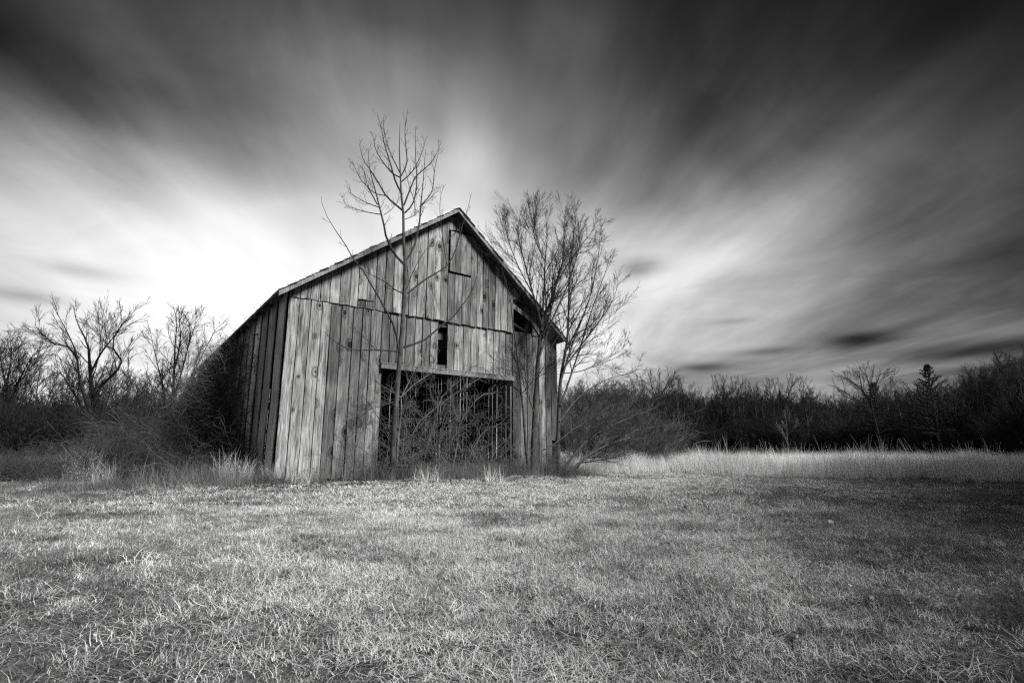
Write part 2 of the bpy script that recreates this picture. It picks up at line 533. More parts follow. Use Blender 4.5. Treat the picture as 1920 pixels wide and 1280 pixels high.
# --- front wall: rails as the part, its boards below it
D0, D1, DZ = 2.77, 7.82, 3.38                 # doorway
front = link("front_wall", mesh_np("front_wall", *boxes_np([box8(0.05, BW - 0.05, 0.05, 0.22, 4.95, 5.15)]), False), M_DARK, barn)
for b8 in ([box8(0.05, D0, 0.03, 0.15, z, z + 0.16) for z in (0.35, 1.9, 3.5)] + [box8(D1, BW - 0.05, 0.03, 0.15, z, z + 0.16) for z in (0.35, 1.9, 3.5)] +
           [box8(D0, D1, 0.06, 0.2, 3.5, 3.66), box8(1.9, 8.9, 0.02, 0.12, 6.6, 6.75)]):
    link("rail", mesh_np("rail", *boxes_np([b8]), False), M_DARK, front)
low_e = edges(g, [0.0, 0.30, D0, 4.77, 5.10, D1, 8.75, BW - 0.33, BW], 0.30)
for a, b in zip(low_e[:-1], low_e[1:]):
    mid_ = (a + b) / 2
    if D0 < mid_ < D1:
        if 4.75 < mid_ < 5.12: continue       # the missing board above the doorway
        zb, o = DZ + 0.06, 0.022
        gap = 0.012
    else:
        zb, o = 0.06 + max(0, g.normal(0.03, 0.05)), 0.0
        gap = 0.010
        if mid_ > BW - 0.34: zb = 1.25        # short corner board with a hole below it
    zt = ZE + 0.07
    gap = 0.014 + 0.035 * g.random() ** 3
    link("plank", plank_mesh(g, a + gap / 2, b - gap / 2, (zb, zb), (zt, zt), o - 0.026, o, 0, 0.006, 0.09), M_WOOD, front)
HX0, HX1, HZ0, HZ1 = 7.82, 8.68, 5.28, 6.36    # square hole under the right eave
LD0, LD1, LDZ0, LDZ1 = 5.04, 5.96, 6.84, 8.42  # loft door
up_e = edges(g, [0.0, 1.95, 2.5, LD0, LD1, HX0, HX1, BW], 0.28)
for a, b in zip(up_e[:-1], up_e[1:]):
    zt = tuple(float(roof_z(v)) - 0.16 for v in (a, b))
    mid_ = (a + b) / 2
    parts = [((ZE - 0.02, ZE - 0.02), zt)]
    if LD0 < mid_ < LD1: parts = [((ZE - 0.02, ZE - 0.02), (LDZ0, LDZ0)), ((LDZ1, LDZ1), zt)]
    if HX0 < mid_ < HX1: parts = [((HZ1, HZ1), zt)]
    for zb, zz_ in parts:
        if min(zz_) - max(zb) < 0.05: continue
        link("plank", plank_mesh(g, a + 0.006 + 0.022 * g.random() ** 3, b - 0.006, zb, zz_, -0.062, -0.034, 0, 0.005, 0.05), M_WOOD, front)
# patch boards nailed over the upper left
for a, b in ((1.96, 2.22), (2.23, 2.48)):
    link("plank", plank_mesh(g, a, b, (5.35, 5.38), (6.42, 6.36), -0.088, -0.064, 0, 0.004, 0.03), M_WOOD, front)
# loft door
loft = link("loft_door", mesh_np("loft_door", *boxes_np([box8(LD0 + 0.03, LD1 - 0.03, -0.03, 0.02, 7.05, 7.17)]), False), M_DARK, barn)
link("batten", mesh_np("batten", *boxes_np([box8(LD0 + 0.03, LD1 - 0.03, -0.03, 0.02, 8.1, 8.22)]), False), M_DARK, loft)
le = edges(g, [LD0 + 0.055, LD1 - 0.02], 0.23, 0.03)
for a, b in zip(le[:-1], le[1:]):
    link("plank", plank_mesh(g, a + 0.003, b - 0.003, (LDZ0 + 0.07, LDZ0 + 0.06), (LDZ1 - 0.04, LDZ1 - 0.04), -0.084, -0.052, 0, 0.003, 0.02), M_WOOD, loft)
# boards hanging across the hole
link("loose_board", mesh_np("loose_board", *boxes_np([beam8((7.80, -0.01, 6.17), (8.72, -0.02, 5.74), 0.026, 0.17)]), False), M_WOOD, barn)["label"] = "slipped board hanging askew across the hole under the eave"
link("brace", mesh_np("brace", *boxes_np([beam8((7.85, 0.15, 5.55), (8.75, 0.25, 5.28), 0.08, 0.10)]), False), M_DARK, barn)

# --- door track, posts, lintel
link("door_track", mesh_np("door_track", *boxes_np([beam8((D0 + 0.02, -0.075, DZ + 0.02), (D1 + 0.03, -0.07, DZ + 0.03), 0.10, 0.13),
     beam8((D0 + 0.02, -0.06, DZ + 0.115), (D1, -0.06, DZ + 0.12), 0.13, 0.03)]), False), M_ROOF, barn)
for a in (D0 - 0.05, D1 + 0.02):
    link("door_post", mesh_np("door_post", *boxes_np([box8(a - 0.10, a + 0.14, 0.03, 0.24, 0.0, 3.42)]), False), M_ROOF, barn)
link("door_board", plank_mesh(g, D0 - 0.10, D0 + 0.20, (0.05, 0.05), (2.75, 2.7), 0.25, 0.28, 0), M_ROOF, barn)
# --- side walls
def side_wall(name, xo, sgn, gaps, mat, e):
    Vw, Fw = boxes_np([box8(min(xo, xo - sgn * 0.14) if sgn > 0 else xo + 0.03, max(xo, xo - sgn * 0.14) if sgn > 0 else xo + 0.15, 0.05, BD - 0.05, z, z + 0.15) for z in (0.4, 2.1, 3.7)])
    w = link(name, mesh_np(name, Vw, Fw, False), M_DARK, barn)
    for a, b in zip(e[:-1], e[1:]):
        m_ = (a + b) / 2
        zb = 0.05 + abs(g.normal(0, 0.05))
        gp = 0.012
        for (c0, c1, gw) in gaps:
            if c0 < m_ < c1: gp = gw * g.uniform(0.6, 1.4)
        top = float(roof_z(xo)) - 0.09
        o0, o1 = (xo - 0.028, xo) if sgn < 0 else (xo, xo + 0.028)
        lean = g.normal(0, 0.02)
        link("plank", plank_mesh(g, a + gp / 2, b - gp / 2, (zb, zb), (top, top), o0, o1, 1, 0.008, 0.08), mat, w)
    return w
slats = [tuple(sorted(float(barn_local(x, 800, xl=0.0)[1]) for x in pr)) for pr in
         ((433, 440), (441.3, 451.2), (453.3, 460.3), (462.6, 471), (474.5, 484), (487.6, 499.5), (504.0, 517.2))]
end_ = max(b for _, b in slats) + 0.05
es = edges(g, [end_, BD], 0.42, 0.06)
lw = side_wall("left_wall", 0.0, -1, [(0.0, 30, 0.06)], M_SIDE, es)
for a, b in slats:
    link("plank", plank_mesh(g, a, b, (0.05 + abs(g.normal(0, 0.06)),) * 2, (float(roof_z(0.0)) - 0.09,) * 2, 0.0, -0.028, 1, 0.02, 0.10), M_SIDE, lw)
rgap = [barn_local(x, y, xl=BW)[1] for x, y in ((505, 810),)]
er = edges(g, [0.03, BD], 0.32, 0.04)
side_wall("right_wall", BW, 1, [(2, BD, 0.02)], M_SIDE, er)
# --- back wall with missing boards seen as slits through the doorway
slits = []
for x, y, wpx in ((776, 780, 1.4), (749, 790, 2.6), (829, 800, 2.0), (849, 800, 1.6), (867, 800, 2.2), (888, 780, 1.0), (924, 800, 7.5), (940, 770, 2.2), (946, 800, 6.0), (501.8, 810, 5.0), (472.7, 820, 2.5)):
    bl = barn_local(x, y, yl=BD)
    slits.append((bl[0], wpx * 0.038))
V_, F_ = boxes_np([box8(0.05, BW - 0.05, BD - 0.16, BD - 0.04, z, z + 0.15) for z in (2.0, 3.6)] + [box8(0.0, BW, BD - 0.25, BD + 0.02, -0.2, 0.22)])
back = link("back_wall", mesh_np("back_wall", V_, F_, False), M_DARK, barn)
be = [0.0]
while be[-1] < BW - 0.01: be.append(min(BW, be[-1] + g.uniform(0.27, 0.34)))
for a, b in zip(be[:-1], be[1:]):
    segs = [(a + 0.001, b - 0.001)]
    for c, w in slits:
        ns_ = []
        for p, q_ in segs:
            l_, h_ = c - w / 2, c + w / 2
            if h_ <= p or l_ >= q_: ns_.append((p, q_)); continue
            if l_ > p: ns_.append((p, l_))
            if h_ < q_: ns_.append((h_, q_))
        segs = ns_
    for p, q_ in segs:
        if q_ - p < 0.01: continue
        zt = tuple(float(roof_z(v)) - 0.16 for v in (p, q_))
        link("plank", plank_mesh(g, p, q_, (0.2, 0.2), zt, BD - 0.03, BD, 0, 0.0, 0.0), M_SIDE, back)
# --- frame inside
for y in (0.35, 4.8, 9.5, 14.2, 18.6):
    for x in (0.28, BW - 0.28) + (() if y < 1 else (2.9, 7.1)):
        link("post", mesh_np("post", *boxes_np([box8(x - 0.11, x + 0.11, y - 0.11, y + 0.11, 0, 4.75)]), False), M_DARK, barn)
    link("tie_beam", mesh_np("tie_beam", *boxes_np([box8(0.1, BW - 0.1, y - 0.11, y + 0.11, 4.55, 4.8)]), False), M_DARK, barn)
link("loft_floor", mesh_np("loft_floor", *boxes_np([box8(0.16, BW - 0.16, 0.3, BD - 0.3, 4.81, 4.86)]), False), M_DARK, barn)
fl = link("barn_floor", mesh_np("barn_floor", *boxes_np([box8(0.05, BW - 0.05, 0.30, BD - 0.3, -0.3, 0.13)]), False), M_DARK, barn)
p_, q_ = barn_local(912, 762, yl=6.0), barn_local(962, 842, yl=6.0)
link("fallen_timber", mesh_np("fallen_timber", *boxes_np([beam8(p_, q_, 0.16, 0.2)]), False), M_DARK, barn)["label"] = "dark fallen timber leaning across the gap at the doorway's right"
# --- roof
def slope8(xa, xb, y0, y1, up0, up1):
    """slab on the roof between x=xa and xb, up0..up1 above the roof line"""
    za, zb = float(roof_z(xa)), float(roof_z(xb))
    return [(xa, y0, za + up0), (xb, y0, zb + up0), (xb, y1, zb + up0), (xa, y1, za + up0), (xa, y0, za + up1), (xb, y0, zb + up1), (xb, y1, zb + up1), (xa, y1, za + up1)]
ax_e = 0.0005
V_, F_ = boxes_np([slope8(LX, AX - ax_e, OV, BD + 0.35, -0.06, -0.02), slope8(AX + ax_e, RX, OV, BD + 0.35, -0.06, -0.02)])
roof = link("roof", mesh_np("roof", V_, F_, False), M_DARK, barn)
for xa, xb, lab in ((LX, AX - 0.001, "left"), (AX + 0.001, RX, "right")):
    for y0 in (OV - 0.03, BD + 0.352):
        link("rake_board", mesh_np("rake_board", *boxes_np([slope8(xa, xb, y0, y0 + 0.028, -0.17, -0.015)]), False), M_ROOF, roof)
    bx = []
    k = int(abs(xb - xa) / 0.20)
    for i in range(k):
        u0 = xa + (xb - xa) * i / k; u1 = xa + (xb - xa) * (i + 1.25) / k
        u1 = min(u1, AX - 0.001) if xa < AX - 0.5 else min(u1, RX + 0.03)
        if abs(u1 - u0) < 0.02: continue
        lowfirst = xa < AX - 0.5
        y = OV - 0.05
        while y < BD + 0.38:
            wdt = g.uniform(0.35, 0.6) if y > 1.5 else g.uniform(0.15, 0.3)
            j = g.uniform(-0.05, 0.025) if y < OV + 0.01 else 0
            s8 = slope8(u0, u1, y + j, y + wdt - 0.006, 0, 0)
            th = g.uniform(0.016, 0.034)
            lo_, hi_ = (0.012, -0.018) if lowfirst else (-0.018, 0.012)
            off = [lo_, hi_, hi_, lo_]
            bx.append([(s8[c][0], s8[c][1], s8[c][2] + off[c % 4] + (th if c > 3 else 0)) for c in range(8)])
            y += wdt
    tag(link("shingle", mesh_np("shingle", *boxes_np(bx), False), M_SIDE, roof), kind="stuff")
for sgn in (0, 1):
    for yy in np.arange(0.6, BD, 1.1):
        xa, xb = (LX + 0.02, AX - 0.02) if sgn == 0 else (AX + 0.02, RX - 0.02)
        o = link("rafter", mesh_np("rafter", *boxes_np([slope8(xa, xb, yy - 0.05, yy + 0.05, -0.20, -0.062)]), False), M_DARK, roof)

# ------------------------------------------------------------------ tree builders
def add_tree(name, label, cat, base, trunk, crown, mat_t, mat_c, group=None, extra=None):
    """trunk / crown: lists of tube sets in world (or local when base is None) coordinates"""
    b = np.zeros(3) if base is None else np.asarray(base, float)
    root = empty(name, tuple(b), label, cat, group)
    v, f = tubes(trunk)
    link("trunk", mesh_np("trunk", v - b, f), mat_t, root)
    crown = [c for c in (crown or []) if len(c[0])]
    if crown:
        v, f = tubes(crown)
        link("crown", mesh_np("crown", v - b, f), mat_c, root)
    return root

def bare_kind(seed, H, spread=1.0, low=0.25, stems=1, twig=0.011, dens=1.0, lean=0.03):
    g = np.random.default_rng(seed)
    st = np.zeros((stems, 3)); st[:, :2] = g.normal(0, 0.18, (stems, 2)) if stems > 1 else 0
    d = np.zeros((stems, 3)); d[:, 2] = 1; d[:, :2] = g.normal(0, lean if stems == 1 else 0.16, (stems, 2))
    tp, tr = grow(g, st - [0, 0, 0.15], d, H * g.uniform(0.82, 1.0, stems), H * 0.013 + 0.02, 12, 0.055, 0.05, 0.012, 0.93)
    k1 = int(13 * dens / (stems ** 0.5))
    l1 = spawn(g, tp, tr, k1, low, 0.97, (0.4 * spread, 0.8 * spread), 0.42, 0.5, 0.55, 0.4, 8, 0.08, 0.09, twig)
    l2 = spawn(g, *l1, 8, 0.15, 1.0, (0.3, 0.7), 0.50, 0.45, 0.6, 0.25, 6, 0.08, 0.07, twig * 0.75)
    l3 = spawn(g, *l2, 6, 0.15, 1.0, (0.3, 0.7), 0.55, 0.4, 0.65, 0.2, 4, 0.08, 0.05, twig * 0.5)
    l4 = spawn(g, *l3, 3, 0.2, 1.0, (0.3, 0.7), 0.6, 0.4, 0.7, 0.15, 3, 0.08, 0.04, twig * 0.4)
    return [(tp, tr, 6), (l1[0], l1[1], 4)], [(l2[0], l2[1], 3), (l3[0], l3[1], 3), (l4[0], l4[1], 3)]

def far_kind(seed, H, spread, low, stems, lab, grp):
    t, c = bare_kind(seed, H, spread, low, stems, 0.015)
    return add_tree("bare_tree", lab, "tree", None, t, c, M_FTRUNK, M_WOODS, grp)

def brush_kind(seed, Hh, n=26, spread=0.5, twig=0.008, mat=M_WOODS, droop=-0.03):
    g = np.random.default_rng(seed)
    a = g.random(n) * 6.283
    st = np.stack([np.cos(a) * 0.3 * g.random(n), np.sin(a) * 0.3 * g.random(n), np.full(n, -0.05)], -1)
    d = np.stack([np.cos(a) * spread * g.uniform(0.2, 1.4, n), np.sin(a) * spread * g.uniform(0.2, 1.4, n), np.ones(n)], -1)
    m = grow(g, st, d, Hh * g.uniform(0.6, 1.2, n), 0.02 + Hh * 0.004, 8, 0.1, droop, twig)
    l1 = spawn(g, *m, 9, 0.15, 1.0, (0.3, 0.9), 0.38, 0.4, 0.6, 0.2, 5, 0.14, 0.02, twig * 0.8)
    l2 = spawn(g, *l1, 5, 0.15, 1.0, (0.4, 1.0), 0.5, 0.4, 0.7, 0.12, 4, 0.16, 0.02, twig * 0.6)
    return [(m[0], m[1], 4)], [(l1[0], l1[1], 3), (l2[0], l2[1], 3)]

# ------------------------------------------------------------------ scatter
SRC = {}
def source(name, objs):
    c = bpy.data.collections.new(name)
    for o in objs:
        for k in list(o.users_collection): k.objects.unlink(o)
        c.objects.link(o)
    SRC[name] = c
    return c

def scatter(name, pos, rot, scl, idx, coll, n_src):
    me = bpy.data.meshes.new(name)
    me.vertices.add(len(pos)); me.vertices.foreach_set("co", np.asarray(pos, np.float32).ravel())
    a = me.attributes.new("rot", "FLOAT_VECTOR", "POINT"); a.data.foreach_set("vector", np.asarray(rot, np.float32).ravel())
    a = me.attributes.new("scl", "FLOAT", "POINT"); a.data.foreach_set("value", np.asarray(scl, np.float32))
    a = me.attributes.new("idx", "INT", "POINT"); a.data.foreach_set("value", np.asarray(idx, np.int32))
    me.update()
    o = bpy.data.objects.new(name, me); C.objects.link(o)
    ng = bpy.data.node_groups.new(name + "_scatter", "GeometryNodeTree")
    ng.interface.new_socket("Geometry", in_out="INPUT", socket_type="NodeSocketGeometry")
    ng.interface.new_socket("Geometry", in_out="OUTPUT", socket_type="NodeSocketGeometry")
    gi_, go_ = ng.nodes.new("NodeGroupInput"), ng.nodes.new("NodeGroupOutput")
    ip = ng.nodes.new("GeometryNodeInstanceOnPoints")
    ci = ng.nodes.new("GeometryNodeCollectionInfo")
    ci.inputs["Collection"].default_value = coll
    ci.inputs["Separate Children"].default_value = True
    ci.inputs["Reset Children"].default_value = True
    def attr(nm, ty):
        n = ng.nodes.new("GeometryNodeInputNamedAttribute"); n.data_type = ty
        n.inputs["Name"].default_value = nm
        return n.outputs["Attribute"]
    ng.links.new(gi_.outputs[0], ip.inputs["Points"])
    ng.links.new(ci.outputs[0], ip.inputs["Instance"])
    ip.inputs["Pick Instance"].default_value = True
    ng.links.new(attr("idx", "INT"), ip.inputs["Instance Index"])
    ng.links.new(attr("scl", "FLOAT"), ip.inputs["Scale"])
    e2r = ng.nodes.new("FunctionNodeEulerToRotation")
    ng.links.new(attr("rot", "FLOAT_VECTOR"), e2r.inputs[0])
    ng.links.new(e2r.outputs[0], ip.inputs["Rotation"])
    ng.links.new(ip.outputs[0], go_.inputs[0])
    md = o.modifiers.new("scatter", "NODES"); md.node_group = ng
    o["kind"] = "stuff"
    return o

def blades(g, n, R0, lmin, lmax, w, tilt, curl, tlo, thi, seg=3, power=1.0):
    """ribbon blades: n blades rooted in a disc of radius R0"""
    r = R0 * np.sqrt(g.random(n)); a = g.random(n) * 6.283
    p = np.stack([r * np.cos(a), r * np.sin(a), np.full(n, -0.01)], -1)
    b = g.random(n) * 6.283
    th = g.uniform(tilt[0], tilt[1], n)
    L = lmin + (lmax - lmin) * g.random(n) ** power
    sd = np.stack([-np.sin(b), np.cos(b), np.zeros(n)], -1)
    cu = g.uniform(curl[0], curl[1], n)
    V = []; ts = np.where(g.random(n) < 0.31, g.uniform(tlo * 0.4, tlo + 0.10, n), g.uniform(0.5 * (tlo + thi), thi, n))
    yaw = g.normal(0, 0.9, n)
    for i in range(seg + 1):
        t = i / seg
        ang = th + cu * t
        bb = b + yaw * t
        ww = w * (1 - 0.85 * t) * g.uniform(0.9, 1.1, n)
        V.append(np.stack([p - sd * ww[:, None] / 2, p + sd * ww[:, None] / 2], 1))
        p = p + np.stack([np.sin(ang) * np.cos(bb), np.sin(ang) * np.sin(bb), np.cos(ang)], -1) * (L / seg)[:, None]
        p[:, 2] = np.maximum(p[:, 2], 0.004)
    V = np.stack(V, 1)                       # n, seg+1, 2, 3
    base = (np.arange(n) * (seg + 1) * 2)[:, None] + (np.arange(seg) * 2)[None]
    F = np.stack([base, base + 1, base + 3, base + 2], -1).reshape(-1, 4)
    return V.reshape(-1, 3), F, np.repeat(ts, (seg + 1) * 2)

def blade_obj(name, mat, *args, **kw):
    v, f, t = blades(*args, **kw)
    me = mesh_np(name, v, f, True, t); me.materials.append(mat)
    o = bpy.data.objects.new(name, me)
    return o

g = np.random.default_rng(5)
def tuft_set(name, mat, k, dark=0, **kw):
    """k straw-coloured tufts, then `dark` tufts with shade at both field edges put into their colour"""
    c = bpy.data.collections.new(name)
    for i in range(k + dark):
        kk = dict(kw)
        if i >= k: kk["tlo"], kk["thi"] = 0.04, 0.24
        c.objects.link(blade_obj("%s_%02d" % (name, i), mat, g, **kk))
    return c
T_NEAR = tuft_set("near_tuft", M_GRASS, 7, 4, n=115, R0=0.13, lmin=0.02, lmax=0.088, w=0.0031, tilt=(0.5, 1.55), curl=(-1.4, 2.6), tlo=0.06, thi=0.92, seg=4, power=1.5)
T_MID = tuft_set("mid_tuft", M_GRASS, 6, 4, n=150, R0=0.28, lmin=0.02, lmax=0.088, w=0.0056, tilt=(0.5, 1.55), curl=(-0.8, 1.5), tlo=0.05, thi=0.90, seg=3, power=1.5)
T_FAR = tuft_set("far_tuft", M_GRASS, 5, 3, n=120, R0=0.75, lmin=0.03, lmax=0.10, w=0.016, tilt=(0.5, 1.4), curl=(-0.3, 1.0), tlo=0.08, thi=0.74, seg=2)
T_THATCH = tuft_set("thatch_tuft", M_GRASS, 5, 3, n=80, R0=0.16, lmin=0.04, lmax=0.14, w=0.0045, tilt=(1.2, 1.65), curl=(-0.3, 0.5), tlo=0.08, thi=0.6, seg=3)
T_LONG = tuft_set("long_tuft", M_GRASS, 5, n=30, R0=0.08, lmin=0.08, lmax=0.21, w=0.0036, tilt=(0.5, 1.3), curl=(0.2, 2.8), tlo=0.20, thi=0.90, seg=6)

def in_barn(x, y, m=0.0):
    qx, qy = x - P0[0], y - P0[1]
    a, b = qx * E1[0] + qy * E1[1], qx * E2[0] + qy * E2[1]
    return (a > -m) & (a < BW + m) & (b > -m) & (b < BD + m)

def wedge(g, n, y0, y1, margin, slope=0.98):
    y = y0 + (y1 - y0) * np.sqrt(g.random(n * 2)) if y0 < 0.3 * y1 else g.uniform(y0, y1, n * 2)
    hw = slope * y + margin
    k = g.random(n * 2) < hw / (slope * y1 + margin)
    y, hw = y[k][:n], hw[k][:n]
    return g.uniform(-1, 1, len(y)) * hw, y

def lay(name, coll, k, x, y, s0, s1, sink=0.0, tilt=0.15, dark=0):
    n = len(x)
    idx = g.integers(0, k, n)
    if dark:
        pd = 0.06 + 0.80 * sparse(x, y) * (0.55 + 0.9 * vnoise(x * 0.7, y * 0.7, 71))  # more darkened tufts towards both edges, painting in shade
        idx = np.where(g.random(n) < pd, k + g.integers(0, dark, n), idx)
    rot = np.stack([g.normal(0, tilt, n), g.normal(0, tilt, n), g.random(n) * 6.283], -1)
    return scatter(name, np.stack([x, y, gh(x, y) - sink], -1), rot, g.uniform(s0, s1, n), idx, coll, k)

def sparse(x, y):
    """how thin the sward is: thin with leaf litter on the right, and shade put into the grass at both edges"""
    d = (x - 0.25 * y - 0.4) / (1.0 + 0.22 * y)
    e = (-x - 0.22 * y) / (1.0 + 0.36 * y)
    return np.clip(np.maximum(d, 0.8 * e), 0, 1)

def keep(x, y, seed, amt=0.55):
    nz = 0.6 * vnoise(x * 1.1, y * 1.1, seed) + 0.4 * vnoise(x * 3.3, y * 3.3, seed + 1)
    nz = nz - 0.45 * np.clip((vnoise(x * 1.9, y * 1.9, seed + 5) - 0.66) * 5, 0, 1)
    p = np.clip(1.38 - amt * 1.6 * (1 - nz), 0.10, 1) * (1 - 0.45 * sparse(x, y))
    k = (g.random(len(x)) < p) & ~in_barn(x, y, -0.1)
    return x[k], y[k]

x, y = keep(*wedge(g, 23000, 1.0, 8.0, 2.5), 11)
tag(lay("short_grass", T_NEAR, 7, x, y, 0.75, 1.25, dark=4), None)
x, y = keep(*wedge(g, 17000, 7.0, 22.0, 4.0), 11)
lay("mown_grass", T_MID, 6, x, y, 0.75, 1.25, dark=4)
x, y = keep(*wedge(g, 24000, 20.0, 75.0, 6.0), 11)
lay("distant_grass", T_FAR, 5, x, y, 0.8, 1.3, dark=3)
x, y = wedge(g, 13500, 1.0, 7.5, 2.0)
k = g.random(len(x)) < 1 - 0.35 * sparse(x, y)
lay("thatch", T_THATCH, 5, x[k], y[k], 0.8, 1.3, 0.0, 0.08, dark=3)
x, y = wedge(g, 1500, 1.0, 9.0, 2.5)
k = vnoise(x * 0.9, y * 0.9, 31) > 0.52
lay("long_grass", T_LONG, 5, x[k], y[k], 0.7, 1.15, 0.0, 0.25)

# dead leaves
def leaf_mesh(g, s, lo, hi):
    """a curled five-point leaf"""
    a = np.linspace(0, 6.283, 13)[:-1]
    r = s * (0.75 + 0.25 * np.cos(5 * a)) * (1 + 0.25 * np.cos(a)) * g.uniform(0.85, 1.15, 12)
    z = 0.35 * s * (np.abs(np.sin(a)) ** 1.5) * g.uniform(0.5, 1.6) + g.normal(0, 0.06 * s, 12)
    V = np.vstack([[0, 0, 0], np.stack([r * np.cos(a), 0.72 * r * np.sin(a), z], -1)])
    F = np.array([[0, 1 + i, 1 + (i + 1) % 12] for i in range(12)])
    return mesh_np("fallen_leaf", V, F, False, np.full(13, g.uniform(lo, hi)))
lc = bpy.data.collections.new("leaf_source")
for i in range(6):
    me = leaf_mesh(g, 0.032, 0.06, 0.36 + 0.06 * i); me.materials.append(M_LEAF)
    lc.objects.link(bpy.data.objects.new("leaf", me))
x1, y1 = wedge(g, 2600, 2.0, 24.0, 3.0)
k = (g.random(len(x1)) < 0.14 + 0.85 * sparse(x1, y1)) & ~in_barn(x1, y1, 0.0)
sx = g.uniform(-1.2, 11, 4600); sy = -0.4 - np.abs(g.normal(0.9, 0.75, 4600))
wl = to_world(np.stack([sx, sy, 0 * sx], -1))
lx, ly = np.concatenate([x1[k], wl[:, 0]]), np.concatenate([y1[k], wl[:, 1]])
n = len(lx)
rot = np.stack([g.normal(0, 0.4, n), g.normal(0, 0.4, n), g.random(n) * 6.283], -1)
scatter("leaf_litter", np.stack([lx, ly, gh(lx, ly) + 0.035 + 0.02 * g.random(n)], -1), rot, g.uniform(0.6, 1.5, n) * np.where(np.arange(n) < k.sum(), 1.0, 1.25), g.integers(0, 6, n), lc, 6)
# the larger leaves near the camera, one by one
for (px_, py_) in ((1395, 1152), (1408, 1168), (1447, 1146), (1533, 1150), (1598, 1105), (1632, 1122), (1655, 1112), (1716, 1136), (1500, 1200), (1690, 1225),
                   (1320, 1035), (1388, 1030), (1730, 1088), (1618, 1000), (905, 1148), (1555, 1180), (1338, 1172), (262, 1150), (560, 1115), (55, 1178), (700, 1290), (833, 1076)):
    d = ray(px_, min(py_, 1275)); t_ = -CAMZ / d[2]
    p = d * t_
    o = link("fallen_leaf", leaf_mesh(g, g.uniform(0.018, 0.030), 0.30, 0.55), M_LEAF)
    o.location = (p[0], p[1], float(gh(p[0], p[1])) + 0.05)
    o.rotation_euler = (g.normal(0, 0.35), g.normal(0, 0.35), g.random() * 6.28)
    tag(o, "single curled dead leaf lying pale on top of the short grass", "leaf", "dead leaves on the grass")

# ------------------------------------------------------------------ tall grass
T_TALL = tuft_set("tall_tuft", M_TALL, 6, n=40, R0=0.24, lmin=0.25, lmax=1.02, w=0.009, tilt=(0.0, 0.35), curl=(-0.1, 0.6), tlo=0.32, thi=0.90, seg=4)
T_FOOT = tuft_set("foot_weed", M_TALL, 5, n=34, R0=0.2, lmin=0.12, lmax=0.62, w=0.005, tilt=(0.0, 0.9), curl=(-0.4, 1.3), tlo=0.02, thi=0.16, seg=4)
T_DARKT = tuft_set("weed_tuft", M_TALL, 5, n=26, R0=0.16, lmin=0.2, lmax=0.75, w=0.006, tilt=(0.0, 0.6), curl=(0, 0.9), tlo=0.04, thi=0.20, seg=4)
front_line = [at_depth(xp, 860, 1)[0:2] for xp in (1000,)]
def border(x):
    """y of the near edge of the tall grass for a given x"""
    return np.interp(x, [1.0, 3.2, 6.7, 10.5, 14.0, 22], [24.5, 23.0, 20.6, 17.2, 15.6, 13.5]) + 2.2 * (vnoise(x * 0.35, x * 0 + 3, 9) - 0.5) + 1.2 * (vnoise(x * 1.3, x * 0 + 8, 10) - 0.5)
x = g.uniform(1.5, 62, 40000); y = g.uniform(13, 62, 40000)
b = border(x)
k = (y > b) & (x < 1.0 * y + 8) & ~in_barn(x, y, 0.6) & (x > 0.06 * y) & (g.random(len(x)) < np.clip(1.25 - (y - b) / 35, 0.3, 1)) & (g.random(len(x)) < np.clip((y - b) / 1.2, 0.15, 1))
x, y = x[k], y[k]
sc = np.clip(0.55 + (y - border(x)) * 0.25, 0.5, 0.95)
n = len(x)
rot = np.stack([g.normal(0.05, 0.10, n), g.normal(0.12, 0.10, n), g.random(n) * 6.283], -1)
scatter("tall_grass", np.stack([x, y, gh(x, y)], -1), rot, sc * g.uniform(0.75, 1.1, n) * (0.52 + 0.74 * vnoise(x * 0.55, y * 0.55, 44)) * np.where(g.random(n) < 0.02, 1.5, 1.0), g.integers(0, 6, n), T_TALL, 6)
# rank dark grass at the far left and weeds round the barn's foot
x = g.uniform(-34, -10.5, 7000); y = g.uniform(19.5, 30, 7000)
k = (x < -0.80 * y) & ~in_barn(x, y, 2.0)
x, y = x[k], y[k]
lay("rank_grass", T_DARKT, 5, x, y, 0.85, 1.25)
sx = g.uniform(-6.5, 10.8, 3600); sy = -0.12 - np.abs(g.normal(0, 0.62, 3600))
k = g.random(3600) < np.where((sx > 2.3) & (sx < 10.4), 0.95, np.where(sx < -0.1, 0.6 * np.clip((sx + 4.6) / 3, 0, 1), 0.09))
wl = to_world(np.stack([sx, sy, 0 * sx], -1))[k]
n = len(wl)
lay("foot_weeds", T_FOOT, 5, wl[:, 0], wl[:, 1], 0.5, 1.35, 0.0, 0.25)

# pale clumps of uncut grass that stand out
def clump(px_, py_, Yd, n, lmin, lmax, R0, label, tl=0.35, th=0.85):
    p = at_depth(px_, py_, Yd)
    v, f, t = blades(g, n, R0, lmin, lmax, 0.009, (0.0, 0.45), (0.0, 1.1), tl, th, 6)
    o = link("grass_clump", mesh_np("grass_clump", v, f, True, t), M_TALL)
    o.location = (p[0], p[1], float(gh(p[0], p[1])))
    tag(o, label, "grass clump", "pale clumps of uncut grass by the barn")
clump(150, 895, 16.5, 240, 0.4, 1.25, 0.45, "tall pale grass clump at the thicket's far left end beside dark rank grass")
clump(196, 900, 15.8, 120, 0.3, 0.9, 0.35, "shorter pale grass clump just right of the tall one at the thicket's left end")
clump(420, 905, 14.6, 130, 0.4, 1.1, 0.22, "arching pale grass clump between the thicket and the barn's slatted side wall")
clump(455, 905, 14.5, 150, 0.4, 1.0, 0.25, "pale grass clump at the foot of the barn's slatted side wall")
clump(505, 908, 14.0, 110, 0.25, 0.75, 0.25, "pale grass clump at the barn's left front corner")
